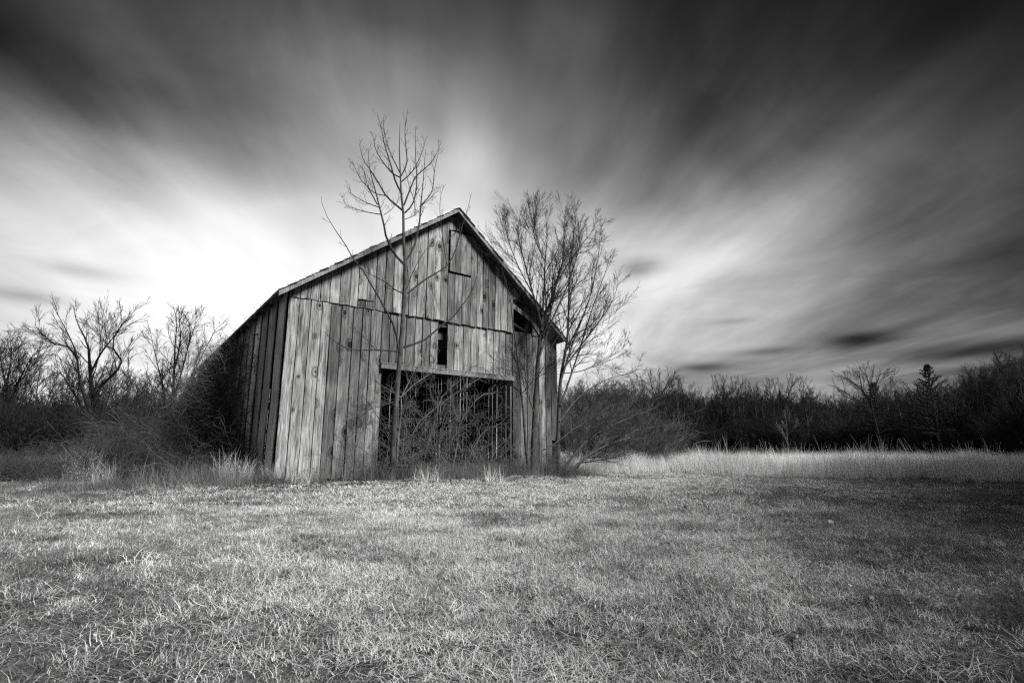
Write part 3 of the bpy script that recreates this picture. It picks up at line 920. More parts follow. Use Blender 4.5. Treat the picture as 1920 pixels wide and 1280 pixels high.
clump(560, 910, 14.0, 110, 0.2, 0.65, 0.28, "low pale grass clump under the knotty boards of the facade")
clump(925, 905, 15.6, 110, 0.2, 0.6, 0.3, "low pale grass clump in front of the right part of the doorway")
clump(800, 905, 14.9, 120, 0.2, 0.6, 0.4, "low pale grass clump in front of the middle of the doorway")

# scraps lying by the barn
def scrap(px_, py_, name, label, cat, sx_, sy_, sz_, rz, mat):
    d = ray(px_, py_); p = d * (-CAMZ / d[2])
    c = np.array(box8(-sx_, sx_, -sy_, sy_, 0, sz_)) + g.normal(0, 0.012, (8, 3))
    o = link(name, mesh_np(name, *boxes_np([c]), False), mat)
    o.location = (p[0], p[1], float(gh(p[0], p[1])) + 0.03); o.rotation_euler = (0.12, 0.05, rz)
    tag(o, label, cat)
m_, t_, b_ = new_mat("bleached_scrap", 0.8)
xx, yy, zz2 = obj_coords(t_)
set_col(t_, b_, noise(t_, comb(t_, xx * 9.0, yy * 9.0, zz2 * 9.0), 1.0, 3, 0.6) * 0.4 + 0.45)
def at_ground(px_, py_):
    d = ray(px_, py_); return d * (-CAMZ / d[2])
scrap(979, 897, "bleached_scrap", "bleached white scrap of board lying below the right door post", "scrap", 0.17, 0.05, 0.05, 0.35, m_)
scrap(547, 917, "flat_stone", "flat pale stone in the grass before the knotty boards", "stone", 0.13, 0.08, 0.04, 0.2, M_PALE)

# ------------------------------------------------------------------ slender tree in front of the facade (branches traced)
def fpt(px_, py_, off):
    return to_world(barn_local(px_, py_, yl=off))
c8 = lambda pts: [(580 + a / 4.266, 200 + b / 4.266) for a, b in pts]
S_OFF = -1.5
def trace(g, pts, n=12, r=(0.03, 0.005), off=S_OFF, swing=None, dd=0.6):
    """pixel path on a plane before the facade, leaning out of that plane by `swing` metres along its length"""
    sw = g.uniform(-dd, dd) if swing is None else swing
    m = len(pts)
    P = np.array([fpt(a, b, off + sw * (i / max(1, m - 1)) ** 1.2) for i, (a, b) in enumerate(pts)])
    L = smoothline(P, n)
    t = np.linspace(0, 1, n)
    return L[None], (r[0] * (1 - t) + r[1] * t)[None]
g = np.random.default_rng(77)
trunk = trace(g, [(735, 905), (738, 820), (747, 700), (752, 640), (758, 560), (760, 500), (757, 458), (756, 399), (752, 362), (751, 331), (749, 289), (749, 268), (750, 230)], 34, (0.155, 0.006), swing=0.0)
t_ = np.linspace(0, 1, 34)
trunk = (trunk[0], np.interp(t_, [0, 0.03, 0.35, 0.55, 0.75, 1.0], [0.125, 0.080, 0.064, 0.050, 0.032, 0.006])[None])
BR = [c8([(745, 830), (620, 720), (560, 620), (490, 510), (430, 420), (400, 295)]),
      c8([(742, 700), (690, 600), (650, 460), (600, 300), (580, 190), (540, 50)]),
      c8([(730, 560), (780, 450), (770, 300), (765, 170), (785, 50)]),
      c8([(738, 600), (830, 510), (900, 370), (935, 240)]),
      c8([(763, 850), (830, 770), (860, 600), (850, 400), (848, 160)]),
      c8([(755, 790), (830, 600), (850, 560), (930, 490), (1000, 410), (1060, 270)]),
      c8([(757, 1240), (830, 1140), (880, 930), (890, 800), (910, 600), (930, 340)]),
      c8([(885, 800), (980, 680), (1000, 520), (1040, 330)]),
      c8([(755, 1260), (690, 1190), (620, 1060), (600, 960), (560, 800), (520, 640), (480, 490), (470, 330)]),
      c8([(572, 862), (470, 845), (380, 820), (290, 780), (260, 700)]),
      c8([(556, 805), (490, 780), (420, 750), (310, 680)]),
      c8([(545, 785), (470, 650), (410, 580), (340, 435)]),
      c8([(725, 565), (660, 530), (580, 430), (530, 340), (505, 210)]),
      c8([(725, 530), (640, 350), (600, 200), (590, 90)]),
      c8([(615, 712), (530, 695), (470, 640), (445, 540), (420, 470)]),
      c8([(595, 865), (660, 820), (730, 720)]),
      c8([(765, 900), (840, 870), (890, 810)]),
      c8([(845, 870), (840, 760), (800, 640), (760, 480)]),
      c8([(880, 800), (960, 740), (1030, 640)]),
      [(748, 659), (741, 618), (728, 590), (715, 566), (700, 540), (691, 526), (684, 511), (662, 485), (647, 458), (623, 423), (610, 399), (603, 380)],
      [(761, 550), (744, 545), (726, 531), (705, 520), (684, 509)],
      [(764, 550), (794, 526), (838, 498), (856, 463), (866, 425), (875, 399), (884, 362)],
      [(752, 652), (794, 638), (825, 612), (851, 592), (882, 550), (893, 522), (902, 482)],
      [(747, 659), (730, 657), (705, 656), (666, 656), (647, 651), (626, 639), (607, 621)],
      [(705, 656), (690, 640), (672, 622), (660, 612)],
      [(838, 498), (832, 460), (825, 403), (827, 363), (836, 345)],
      [(866, 425), (850, 440), (838, 452)],
      [(757, 560), (770, 520), (790, 480), (822, 440)]]
RB = [.036, .034, .026, .024, .030, .032, .042, .022, .045, .018, .018, .022, .026, .022, .018, .012, .014, .016, .014, .040, .026, .032, .040, .028, .012, .016, .010, .018]
br = [trace(g, p, 12, (r_ * 0.9, 0.005)) for p, r_ in zip(BR, RB)]
bp = np.concatenate([b[0] for b in br]); brd = np.concatenate([b[1] for b in br])
tw1 = spawn(g, bp, brd, 11, 0.2, 0.98, (0.45, 0.9), None, 0.3, 0.6, 0.05, 5, 0.06, 0.24, 0.0042, lconst=0.36, flat=(1, 0.7, 1))
tw2 = spawn(g, tw1[0][::2], tw1[1][::2], 2, 0.3, 0.9, (0.5, 1.0), None, 0.3, 0.7, 0.04, 3, 0.1, 0.1, 0.0042, lconst=0.16)
trk_low = trace(g, [(738, 840), (720, 800), (700, 770), (680, 740)], 8, (0.02, 0.004))
slender = add_tree("slender_tree", "slender bare tree with upswept branches growing close before the barn facade and topping its roof", "tree",
         fpt(735, 905, S_OFF) * [1, 1, 0], [(trunk[0], trunk[1], 8)], [(bp, brd, 5), (tw1[0], tw1[1], 3), (tw2[0], tw2[1], 3), (trk_low[0], trk_low[1], 4)], M_BARK, M_TWIG)

# ------------------------------------------------------------------ many-stemmed tree at the right corner
R_OFF = -0.9
STEM = [([(1000, 895), (1000, 850), (1003, 776), (1009, 675), (1018, 605), (1031, 570), (1044, 526), (1055, 491), (1058, 426), (1061, 386)], (0.115, 0.008), 0.25),
        ([(992, 890), (986, 840), (981, 771), (970, 666), (961, 605), (957, 560), (940, 500)], (0.055, 0.006), -0.6),
        ([(1051, 893), (1046, 850), (1047, 797), (1051, 710), (1064, 631), (1067, 535), (1072, 470), (1080, 410)], (0.085, 0.007), 0.3),
        ([(1016, 620), (1020, 544), (1022, 491), (1026, 440), (1022, 395)], (0.05, 0.006), 0.9),
        ([(1017, 615), (1000, 553), (983, 491), (972, 440), (978, 385)], (0.045, 0.006), 1.2),
        ([(1051, 715), (1075, 640), (1105, 560), (1122, 480), (1125, 430)], (0.045, 0.006), -0.5),
        ([(1000, 553), (972, 500), (954, 452), (944, 412)], (0.025, 0.005), 0.8),
        ([(1022, 491), (1004, 450), (996, 412), (992, 380)], (0.022, 0.005), -0.6),
        ([(1009, 675), (1035, 600), (1062, 540), (1085, 470), (1098, 410)], (0.04, 0.006), -0.9),
        ([(1051, 760), (1085, 660), (1110, 580), (1135, 510), (1146, 470)], (0.04, 0.006), 0.7),
        ([(1040, 535), (1075, 480), (1105, 440), (1128, 415)], (0.03, 0.005), 0.4),
        ([(1057, 690), (1095, 640), (1122, 605), (1148, 565), (1160, 530)], (0.035, 0.005), -0.8),
        ([(1049, 790), (1085, 745), (1130, 715), (1175, 700), (1205, 690)], (0.03, 0.004), 0.8),
        ([(1055, 880), (1085, 842), (1120, 812), (1175, 785), (1240, 760)], (0.05, 0.006), -0.6),
        ([(1062, 892), (1095, 860), (1130, 838), (1175, 822), (1205, 822), (1232, 832)], (0.06, 0.008), -0.9),
        ([(1066, 893), (1100, 855), (1140, 825), (1200, 805), (1260, 795)], (0.05, 0.006), 1.0),
        ([(1000, 850), (1035, 835), (1075, 805), (1130, 770), (1180, 745)], (0.03, 0.005), -0.5),
        ([(1003, 776), (985, 730), (978, 700), (975, 690)], (0.02, 0.004), -0.5),
        ([(981, 735), (1000, 712), (1018, 690), (1040, 640), (1066, 610)], (0.022, 0.004), -0.4),
        ([(1052, 700), (1090, 695), (1150, 672), (1185, 652)], (0.022, 0.004), 0.5)]
st = [trace(g, p, 18, r_, R_OFF, swing=s_) for p, r_, s_ in STEM]
sp = np.concatenate([a[0] for a in st]); sr = np.concatenate([a[1] for a in st])
k1 = spawn(g, sp[[0, 2]], sr[[0, 2]], 28, 0.42, 0.99, (0.3, 0.7), None, 0.72, 0.5, 0.2, 8, 0.06, 0.06, 0.0045, lconst=2.9)
k1d = spawn(g, sp[1:2], sr[1:2], 4, 0.45, 0.99, (0.4, 0.8), None, 0.5, 0.5, 0.2, 8, 0.06, 0.04, 0.004, lconst=0.9)
k1b = spawn(g, sp[3:12], sr[3:12], 16, 0.12, 0.99, (0.3, 0.7), None, 0.72, 0.5, 0.2, 8, 0.06, 0.05, 0.0045, lconst=2.0)
k1c = spawn(g, sp[12:], sr[12:], 14, 0.15, 0.99, (0.3, 0.8), None, 0.6, 0.5, 0.2, 8, 0.07, 0.02, 0.0045, lconst=1.9)
# low rightward branches that make the wide skirt
P1, R1 = (np.concatenate([a[i] for a in (k1, k1b, k1c, k1d)]) for i in (0, 1))
k2 = spawn(g, P1, R1, 11, 0.10, 0.98, (0.3, 0.65), 0.52, 0.5, 0.6, 0.16, 6, 0.06, 0.03, 0.0038)
k3 = spawn(g, *k2, 4, 0.15, 0.95, (0.3, 0.65), 0.55, 0.3, 0.6, 0.10, 4, 0.06, 0.02, 0.0031)
lv = k2[0][::2].reshape(-1, 3)
add_tree("clump_tree", "many-stemmed bare tree with fine spreading twigs at the barn's right front corner", "tree",
         fpt(1020, 893, R_OFF) * [1, 1, 0], [(sp, sr, 7)], [(P1, R1, 4), (k2[0], k2[1], 3), (k3[0], k3[1], 3)], M_CLUMP, M_TWIG)

# ------------------------------------------------------------------ brambles before the doorway
g = np.random.default_rng(99)
def bramble(s0, s1, d0, d1, n, hgt, label, seed, mat=M_CANE, lean=(0, 0), grp="brambles before the doorway", twl=0.55, tw=11):
    g = np.random.default_rng(seed)
    loc = np.stack([g.uniform(s0, s1, n), g.uniform(d0, d1, n), np.full(n, -0.02)], -1)
    b = to_world(loc)
    d = np.stack([g.normal(lean[0], 0.62, n), g.normal(lean[1], 0.25, n), np.ones(n)], -1)
    L = hgt * g.uniform(0.55, 1.35, n)
    m = grow(g, b, d, L, g.uniform(0.005, 0.012, n), 14, 0.20, -0.035, 0.0035, 0.75)
    l1 = spawn(g, *m, tw, 0.15, 1.0, (0.5, 1.3), None, 0.3, 0.6, 0.15, 7, 0.26, -0.03, 0.0042, lconst=twl)
    l2 = spawn(g, *l1, 4, 0.15, 1.0, (0.5, 1.2), 0.5, 0.3, 0.7, 0.08, 4, 0.25, 0.0, 0.0035)
    base = to_world(np.array([(s0 + s1) / 2, (d0 + d1) / 2, 0]))
    r = empty("bramble", tuple(base), label, "bramble", grp)
    v, f = tubes([(m[0], m[1], 4)]); link("cane", mesh_np("cane", v - base, f), mat, r)
    v, f = tubes([(l1[0], l1[1], 3), (l2[0], l2[1], 3)]); link("twig_mass", mesh_np("twig_mass", v - base, f), mat, r)
    return r
bramble(1.9, 3.4, -1.3, -0.5, 12, 2.2, "sparse bramble against the pale boards left of the doorway", 1, tw=9)
bramble(2.9, 4.2, -1.3, -0.3, 24, 3.7, "dense bramble in the left part of the doorway beside the slender trunk", 2)
bramble(3.9, 5.2, -1.2, -0.2, 22, 3.6, "tall bramble filling the doorway just right of the slender trunk", 3)
bramble(5.0, 6.3, -1.2, -0.2, 17, 3.3, "thinner tall bramble in the middle right of the doorway", 4)
bramble(6.2, 7.6, -1.2, -0.2, 7, 1.6, "low open bramble in front of the bright gap at the doorway's right", 5)
bramble(7.6, 9.6, -1.2, -0.3, 14, 1.3, "low bramble round the foot of the many-stemmed tree", 6, tw=9)
# traced saplings in the doorway
def sapling(paths, label, off):
    tr = [trace(g, p, 12, r_, off) for p, r_ in paths]
    p_ = np.concatenate([a[0] for a in tr]); r_ = np.concatenate([a[1] for a in tr])
    a1 = spawn(g, p_, r_, 12, 0.2, 0.98, (0.4, 1.0), None, 0.3, 0.6, 0.1, 6, 0.14, 0.03, 0.0036, lconst=0.6)
    a2 = spawn(g, *a1, 4, 0.2, 0.95, (0.4, 1.0), 0.5, 0.3, 0.7, 0.06, 4, 0.15, 0.02, 0.003)
    add_tree("sapling", label, "sapling", fpt(*paths[0][0][0], off) * [1, 1, 0], [(p_, r_, 5)], [(a1[0], a1[1], 3), (a2[0], a2[1], 3)], M_CANE, M_CANE, "saplings in the doorway")
sapling([([(742, 895), (746, 830), (752, 775), (752, 745)], (0.035, 0.02)), ([(752, 745), (775, 722), (800, 705), (830, 688)], (0.02, 0.006)), ([(752, 745), (725, 728), (700, 712), (690, 705)], (0.02, 0.005)),
         ([(752, 748), (725, 758), (700, 765), (690, 768)], (0.015, 0.005)), ([(752, 745), (775, 700), (790, 672), (805, 645)], (0.018, 0.005))], "pale sapling forking at head height in the left of the doorway", -0.8)
sapling([([(790, 895), (800, 840), (815, 790), (828, 745), (860, 715), (868, 700)], (0.025, 0.006)), ([(758, 860), (780, 800), (810, 770), (850, 740), (905, 705), (925, 690)], (0.022, 0.006))], "long-stemmed sapling leaning right across the middle of the doorway", -0.6)
sapling([([(845, 895), (858, 830), (862, 795), (880, 765), (905, 740), (940, 735)], (0.022, 0.006)), ([(862, 795), (850, 760), (845, 720)], (0.015, 0.005)), ([(858, 830), (880, 870), (915, 905)], (0.014, 0.006))], "crooked sapling in the right half of the doorway with a stem hooked over", -0.7)

# ------------------------------------------------------------------ vine and thicket along the left wall
def vine_mass(d0, d1, n, label, seed, zmax):
    g = np.random.default_rng(seed)
    dd = g.uniform(d0, d1, n)
    zz_ = zmax * g.random(n) ** 0.9
    cl_ = vnoise(dd * 1.1, zz_ * 1.1, 88)
    kp = g.random(n) < 0.25 + 1.1 * cl_
    dd, zz_, cl_ = dd[kp], zz_[kp], cl_[kp]; n = len(dd)
    xx_ = -0.06 - np.abs(g.normal(0, 0.34, n)) * (1.25 - zz_ / 5.6) * (0.25 + 1.7 * cl_ ** 1.5)
    p = to_world(np.stack([xx_, dd, zz_], -1))
    di = g.normal(0, 1, (n, 3)); di[:, 2] += 0.3
    m = grow(g, p, di, g.uniform(0.6, 1.8, n), g.uniform(0.006, 0.016, n), 9, 0.32, -0.05, 0.004)
    l1 = spawn(g, *m, 4, 0.1, 1.0, (0.5, 1.4), None, 0.3, 0.7, 0.1, 5, 0.3, -0.06, 0.0035, lconst=0.45)
    base = to_world(np.array([-0.3, (d0 + d1) / 2, 0.0]))
    r = empty("climbing_vine", tuple(base), label, "vine", "vines on the barn's left wall")
    v, f = tubes([(m[0], m[1], 3), (l1[0], l1[1], 3)])
    link("vine_stems", mesh_np("vine_stems", v - base, f), M_VINE, r)
    # a scatter of dry leaves kept on it
    q = m[0][:, ::2].reshape(-1, 3); q = q[g.random(len(q)) < 0.55]; k = len(q)
    q = q + g.normal(0, 0.06, q.shape)
    a_, b_ = unit(g.normal(0, 1, (k, 3))), unit(g.normal(0, 1, (k, 3)))
    s = g.uniform(0.02, 0.05, (k, 1))
    V = np.stack([q - a_ * s, q + b_ * s * 0.6, q + a_ * s, q - b_ * s * 0.6], 1).reshape(-1, 3)
    F = np.arange(k * 4).reshape(-1, 4)
    lf = link("leaves", mesh_np("leaves", V - base, F, False), M_VLEAF, r)
vine_mass(5.0, 9.5, 1500, "dense dark vine over the barn's side wall next to the slatted boards", 301, 4.7)
vine_mass(9.0, 19.2, 2200, "dark vine swamping the far end of the barn's side wall up to the eave", 302, 4.9)
# wisps of vine over the first slats
vine_mass(2.8, 5.4, 130, "thin wisps of vine straggling over the slats of the side wall", 303, 4.6)

def thicket(s_rng, d_rng, n, hgt, label, seed, mat=M_TANGLE):
    g = np.random.default_rng(seed)
    loc = np.stack([g.uniform(*s_rng, n), g.uniform(*d_rng, n), np.full(n, -0.03)], -1)
    b = to_world(loc)
    near = np.clip(1 - (-loc[:, 0]) / 7.5, 0.25, 1)
    d = np.stack([g.normal(0, 0.5, n), g.normal(0, 0.5, n), np.ones(n)], -1)
    m = grow(g, b, d, hgt * near * g.uniform(0.6, 1.7, n), g.uniform(0.005, 0.014, n), 13, 0.27, -0.10, 0.004, 0.6)
    l1 = spawn(g, *m, 8, 0.05, 1.0, (0.5, 1.3), None, 0.2, 0.7, 0.15, 7, 0.34, -0.03, 0.0045, lconst=0.75)
    l2 = spawn(g, *l1, 4, 0.1, 1.0, (0.5, 1.3), 0.5, 0.3, 0.7, 0.08, 4, 0.22, -0.02, 0.0035)
    base = to_world(np.array([np.mean(s_rng), np.mean(d_rng), 0]))
    r = empty("thicket", tuple(base), label, "thicket", "thickets along the barn's left wall")
    v, f = tubes([(m[0], m[1], 4)]); link("cane", mesh_np("cane", v - base, f), M_BRIAR, r)
    v, f = tubes([(l1[0], l1[1], 3), (l2[0], l2[1], 3)]); link("twig_mass", mesh_np("twig_mass", v - base, f), mat, r)
thicket((-2.0, -0.2), (1.6, 5.5), 110, 1.7, "low tangled thicket at the foot of the slatted boards", 41)
thicket((-3.6, -0.3), (4.5, 9.5), 260, 3.1, "big dark thicket heaped against the vine-covered wall", 42)
thicket((-6.6, -3.0), (5.0, 10.5), 230, 2.6, "dark tangled thicket in front of the tall forked tree on the left", 43)
thicket((-4.5, -0.4), (9.5, 18.5), 260, 4.2, "tall brushy thicket behind, along the far end of the side wall", 44)
thicket((-8.6, -5.6), (5.5, 9.5), 110, 1.6, "low scrubby thicket at the left end, next to the tall pale grass", 45)

# ------------------------------------------------------------------ left wood: the trees that can be told apart
g = np.random.default_rng(123)
def traced_far(paths, Yd, label, name="bare_tree", mat=M_WOODS, k=(13, 8, 5, 4), ln=2.2, twig=0.012, group=None, up=0.05, dd=1.5):
    st_ = []
    for pts, r_ in paths:
        sw = g.uniform(-dd, dd)
        P = np.array([at_depth(a, b, Yd + sw * i / (len(pts) - 1)) for i, (a, b) in enumerate(pts)])
        L = smoothline(P, 14); t = np.linspace(0, 1, 14)
        st_.append((L, 0.58 * r_[0] * (1 - t) ** 1.1 + 0.6 * r_[1] * t))
    p_ = np.array([a for a, _ in st_]); r_ = np.array([b for _, b in st_])
    a1 = spawn(g, p_, r_, k[0], 0.22, 0.99, (0.3, 0.75), None, 0.72, 0.5, min(0.3, ln * 0.2), 8, 0.07, up, twig, lconst=ln * 1.3)
    a2 = spawn(g, *a1, k[1], 0.12, 1.0, (0.3, 0.7), 0.52, 0.4, 0.6, min(0.35, ln * 0.18), 6, 0.08, up * 0.6, twig * 0.7)
    a3 = spawn(g, *a2, k[2], 0.15, 1.0, (0.3, 0.7), 0.6, 0.4, 0.65, min(0.26, ln * 0.13), 4, 0.08, 0.03, twig * 0.5)
    a4 = spawn(g, *a3, k[3], 0.2, 1.0, (0.3, 0.7), 0.6, 0.4, 0.7, min(0.2, ln * 0.1), 3, 0.07, 0.03, twig * 0.4)
    base = at_depth(paths[0][0][0][0], paths[0][0][0][1], Yd) * [1, 1, 0]
    return add_tree(name, label, "tree", base, [(p_, r_, 6), (a1[0], a1[1], 4)], [(a2[0], a2[1], 3), (a3[0], a3[1], 3), (a4[0], a4[1], 3)], mat, mat, group)
c6 = lambda pts: [(a / 3.2, 540 + b / 3.2) for a, b in pts]
LG = "bare trees of the left wood"
traced_far([(c6([(610, 1040), (585, 850), (555, 650), (540, 500), (530, 350), (500, 280), (460, 200), (440, 110)]), (0.34, 0.02)),
            (c6([(600, 960), (545, 760), (480, 560), (460, 400), (420, 300), (370, 200), (325, 120)]), (0.22, 0.02)),
            (c6([(470, 420), (400, 350), (320, 330), (240, 260), (205, 210)]), (0.12, 0.015)),
            (c6([(570, 700), (600, 590), (690, 510), (730, 430), (680, 370), (690, 280), (760, 190), (790, 130)]), (0.18, 0.015)),
            (c6([(540, 520), (600, 400), (660, 320), (720, 240), (730, 160)]), (0.13, 0.015)),
            (c6([(600, 980), (620, 800), (650, 650), (690, 560), (740, 500)]), (0.13, 0.015)),
            (c6([(590, 900), (480, 700), (400, 560), (350, 480), (330, 400)]), (0.13, 0.015))],
           33, "tall forked bare tree with fan-shaped crown, largest of the left wood", group=LG, ln=2.3)
traced_far([(c6([(80, 1040), (60, 880), (45, 740), (40, 600), (60, 480), (70, 380), (60, 320)]), (0.24, 0.02)),
            (c6([(60, 800), (10, 720), (-40, 640), (-60, 500), (-40, 400)]), (0.16, 0.02)),
            (c6([(45, 720), (95, 600), (150, 480), (200, 400), (230, 370)]), (0.13, 0.015)),
            (c6([(50, 650), (20, 520), (0, 400), (10, 330)]), (0.12, 0.015))],
           34, "broad bare tree with leaning limbs at the left edge of the wood", group=LG, ln=2.4)
traced_far([(c6([(1030, 900), (1035, 700), (1045, 500), (1050, 350), (1060, 200), (1035, 100)]), (0.20, 0.015)),
            (c6([(1010, 850), (990, 650), (950, 480), (920, 350), (900, 240)]), (0.12, 0.012)),
            (c6([(1045, 650), (1090, 500), (1130, 350), (1170, 220), (1180, 150)]), (0.12, 0.012)),
            (c6([(1050, 480), (1080, 330), (1080, 220), (1070, 150)]), (0.10, 0.012)),
            (c6([(1030, 800), (1110, 620), (1190, 450), (1250, 330), (1300, 240), (1340, 210)]), (0.13, 0.012))],
           33, "upright bushy bare tree rising behind the vines left of the barn roof", group=LG, ln=1.9)
traced_far([(c6([(770, 960), (765, 700), (770, 450), (775, 300)]), (0.10, 0.012))], 36, "thin straight bare pole tree right of the big forked tree", group=LG, k=(16, 5, 4, 2), ln=1.1)
traced_far([(c6([(850, 960), (860, 700), (880, 520), (890, 440)]), (0.11, 0.012)), (c6([(855, 800), (820, 600), (810, 500)]), (0.07, 0.012))], 37, "slight twin-stemmed bare tree halfway between the forked tree and the bushy one", group=LG, k=(12, 6, 4, 2), ln=1.2)
traced_far([(c6([(260, 1000), (240, 800), (220, 640), (240, 480), (260, 400)]), (0.13, 0.012)), (c6([(240, 800), (300, 640), (350, 520)]), (0.09, 0.012))], 36, "shorter bare tree filling the dip between the two big crowns on the left", group=LG, k=(12, 7, 4, 2), ln=1.6)
kinds_left = [far_kind(900 + i, h_, 1.1, 0.12, st_, "bare young tree crowded in the tangle of the left wood", LG + ", the crowded ones") for i, (h_, st_) in enumerate(((7.2, 2), (8.0, 3), (6.4, 1)))]
spots = []
for i in range(34):
    Yd = g.uniform(35, 52); px_ = g.uniform(-120, 425)
    p = at_depth(px_, 850, Yd); spots.append((p[0], Yd))
for i, (x_, y_) in enumerate(spots):
    o = kinds_left[i % 3]
    if i < 3: o.location = (x_, y_, 0); o.rotation_euler = (0, 0, g.random() * 6.28)
    else: copy_thing(o, (x_, y_, 0), g.random() * 6.28, g.uniform(0.75, 1.15), o["label"])

# ------------------------------------------------------------------ right wood
g = np.random.default_rng(321)
RG = "bare trees of the far wood"
RL = "slim dark bare tree standing in the dense far wood behind the tall grass"
kinds = [far_kind(500 + i, h_, sp_, lo_, st_, RL, RG) for i, (h_, sp_, lo_, st_) in enumerate(((9.5, 0.7, 0.3, 1), (8.8, 0.85, 0.25, 1), (10.0, 0.65, 0.35, 1), (8.2, 0.8, 0.2, 2), (9.2, 0.75, 0.22, 3), (7.8, 0.95, 0.15, 2)))]
def wood_edge(px_):
    """depth of the wood's edge along the view through column px_"""
    return np.interp(px_, [1040, 1300, 1500, 1700, 1850, 1950, 2100, 2300], [70, 66, 63, 58, 52, 46, 38, 30])
def top_row(px_):
    return np.interp(px_, [1040, 1120, 1240, 1400, 1500, 1560, 1700, 1800, 1870, 1930, 2300], [735, 735, 735, 738, 742, 752, 742, 735, 708, 690, 620])
cnt = 0
cols = np.concatenate([np.linspace(1050, 1960, 58), np.linspace(1065, 1950, 42)])
for i, px_ in enumerate(cols):
    px_ = px_ + g.uniform(-8, 8)
    Yd = wood_edge(px_) + (g.uniform(0, 5) if i < 58 else g.uniform(6, 14))
    hgt = at_depth(px_, top_row(px_) + g.normal(0, 9), Yd)[2]
    p = at_depth(px_, 850, Yd)
    kz = int(g.integers(0, 6)); o = kinds[kz]
    s = max(0.5, hgt / (9.5, 8.8, 10.0, 8.2, 9.2, 7.8)[kz])
    if not o.get("placed"):
        o["placed"] = 1; o.location = (p[0], Yd, 0); o.scale = (s, s, s); o.rotation_euler = (0, 0, g.random() * 6.28)
    else:
        c_ = copy_thing(o, (p[0], Yd, 0), g.random() * 6.28, s, RL)
for o in bpy.data.objects:
    if "placed" in o: del o["placed"]

# the wood's deeper mass, and unseen trees added on the right to shade the field
def plain_set(name, roots):
    c = bpy.data.collections.new(name)
    for r in roots:
        ms = [ch for ch in r.children]
        # joined copy of trunk and crown for the mass
        vs_, fs_, off = [], [], 0
        for ch in ms:
            me = ch.data; n_ = len(me.vertices); v = np.empty(n_ * 3, np.float32); me.vertices.foreach_get("co", v)
            li = np.empty(len(me.loops), np.int32); me.loops.foreach_get("vertex_index", li)
            vs_.append(v.reshape(-1, 3)); fs_.append(li.reshape(-1, 4) + off); off += n_
        me = mesh_np(name, np.concatenate(vs_), np.concatenate(fs_)); me.materials.append(M_WOODS)
        c.objects.link(bpy.data.objects.new(name, me))
    return c
CW = plain_set("wood_tree", kinds)
xs, ys, ss = [], [], []
for i in range(950):
    px_ = g.uniform(1010, 2000); Yd = wood_edge(px_) + 6 + 45 * g.random() ** 1.2
    p = at_depth(px_, 850, Yd); xs.append(p[0]); ys.append(Yd); ss.append(at_depth(px_, top_row(px_) + 8 + g.uniform(0, 20), Yd)[2] / 9.2)
for i in range(160):                                    # left, far behind
    px_ = g.uniform(-350, 425); Yd = g.uniform(50, 80)
    p = at_depth(px_, 850, Yd); xs.append(p[0]); ys.append(Yd); ss.append(g.uniform(0.55, 0.8))
wx_ = np.array([52, 43, 34, 24.0, 16.2, 12.4, 11.2]); wy_ = np.array([46, 34, 24, 14, 6, -3, -16])
for i in range(900):                                    # added trees outside the view, placed so their shade falls on the right field
    t = g.random(); xx_ = np.interp(t, np.linspace(0, 1, 7), wx_) + 14 * g.random() ** 1.3; yy_ = np.interp(t, np.linspace(0, 1, 7), wy_) + g.uniform(-2, 2)
    if yy_ < 40: xx_ = max(xx_, 0.97 * yy_ + 8.5)
    xs.append(xx_); ys.append(yy_); ss.append(g.uniform(1.15, 1.5))
n = len(xs)
scatter("far_wood_and_added_trees", np.stack([xs, ys, np.zeros(n)], -1), np.stack([np.zeros(n), np.zeros(n), g.random(n) * 6.283], -1), np.array(ss), g.integers(0, 6, n), CW, 6)
bk = []
cb = bpy.data.collections.new("undergrowth_brush")
for i in range(4):
    t, c = brush_kind(700 + i, 2.6, 30, 0.5, 0.012, M_WOODS, 0.0)
    v, f = tubes(t + c); me = mesh_np("undergrowth_brush", v, f); me.materials.append(M_WOODS)
    cb.objects.link(bpy.data.objects.new("undergrowth_brush", me))
xs, ys, ss = [], [], []
for i in range(900):
    px_ = g.uniform(1040, 2060); Yd = wood_edge(px_) - 1 + 16 * g.random() ** 1.2
    p = at_depth(px_, 850, Yd); xs.append(p[0]); ys.append(Yd); ss.append(g.uniform(0.7, 1.7))
for i in range(420):
    px_ = g.uniform(-200, 425); Yd = g.uniform(31, 52)
    p = at_depth(px_, 850, Yd); xs.append(p[0]); ys.append(Yd); ss.append(g.uniform(0.7, 1.35))
for i in range(260):  # brush under the added trees outside the view
    t = g.random(); xs.append(np.interp(t, np.linspace(0, 1, 7), wx_) + 10 * g.random()); ys.append(np.interp(t, np.linspace(0, 1, 7), wy_)); ss.append(g.uniform(0.9, 1.6))
n = len(xs)
xs, ys = np.array(xs), np.array(ys); kb = ~in_barn(xs, ys, 1.5)
scatter("undergrowth", np.stack([xs, ys, np.zeros(n)], -1)[kb], np.stack([np.zeros(n), np.zeros(n), g.random(n) * 6.283], -1)[kb], np.array(ss)[kb], g.integers(0, 4, n)[kb], cb, 4)

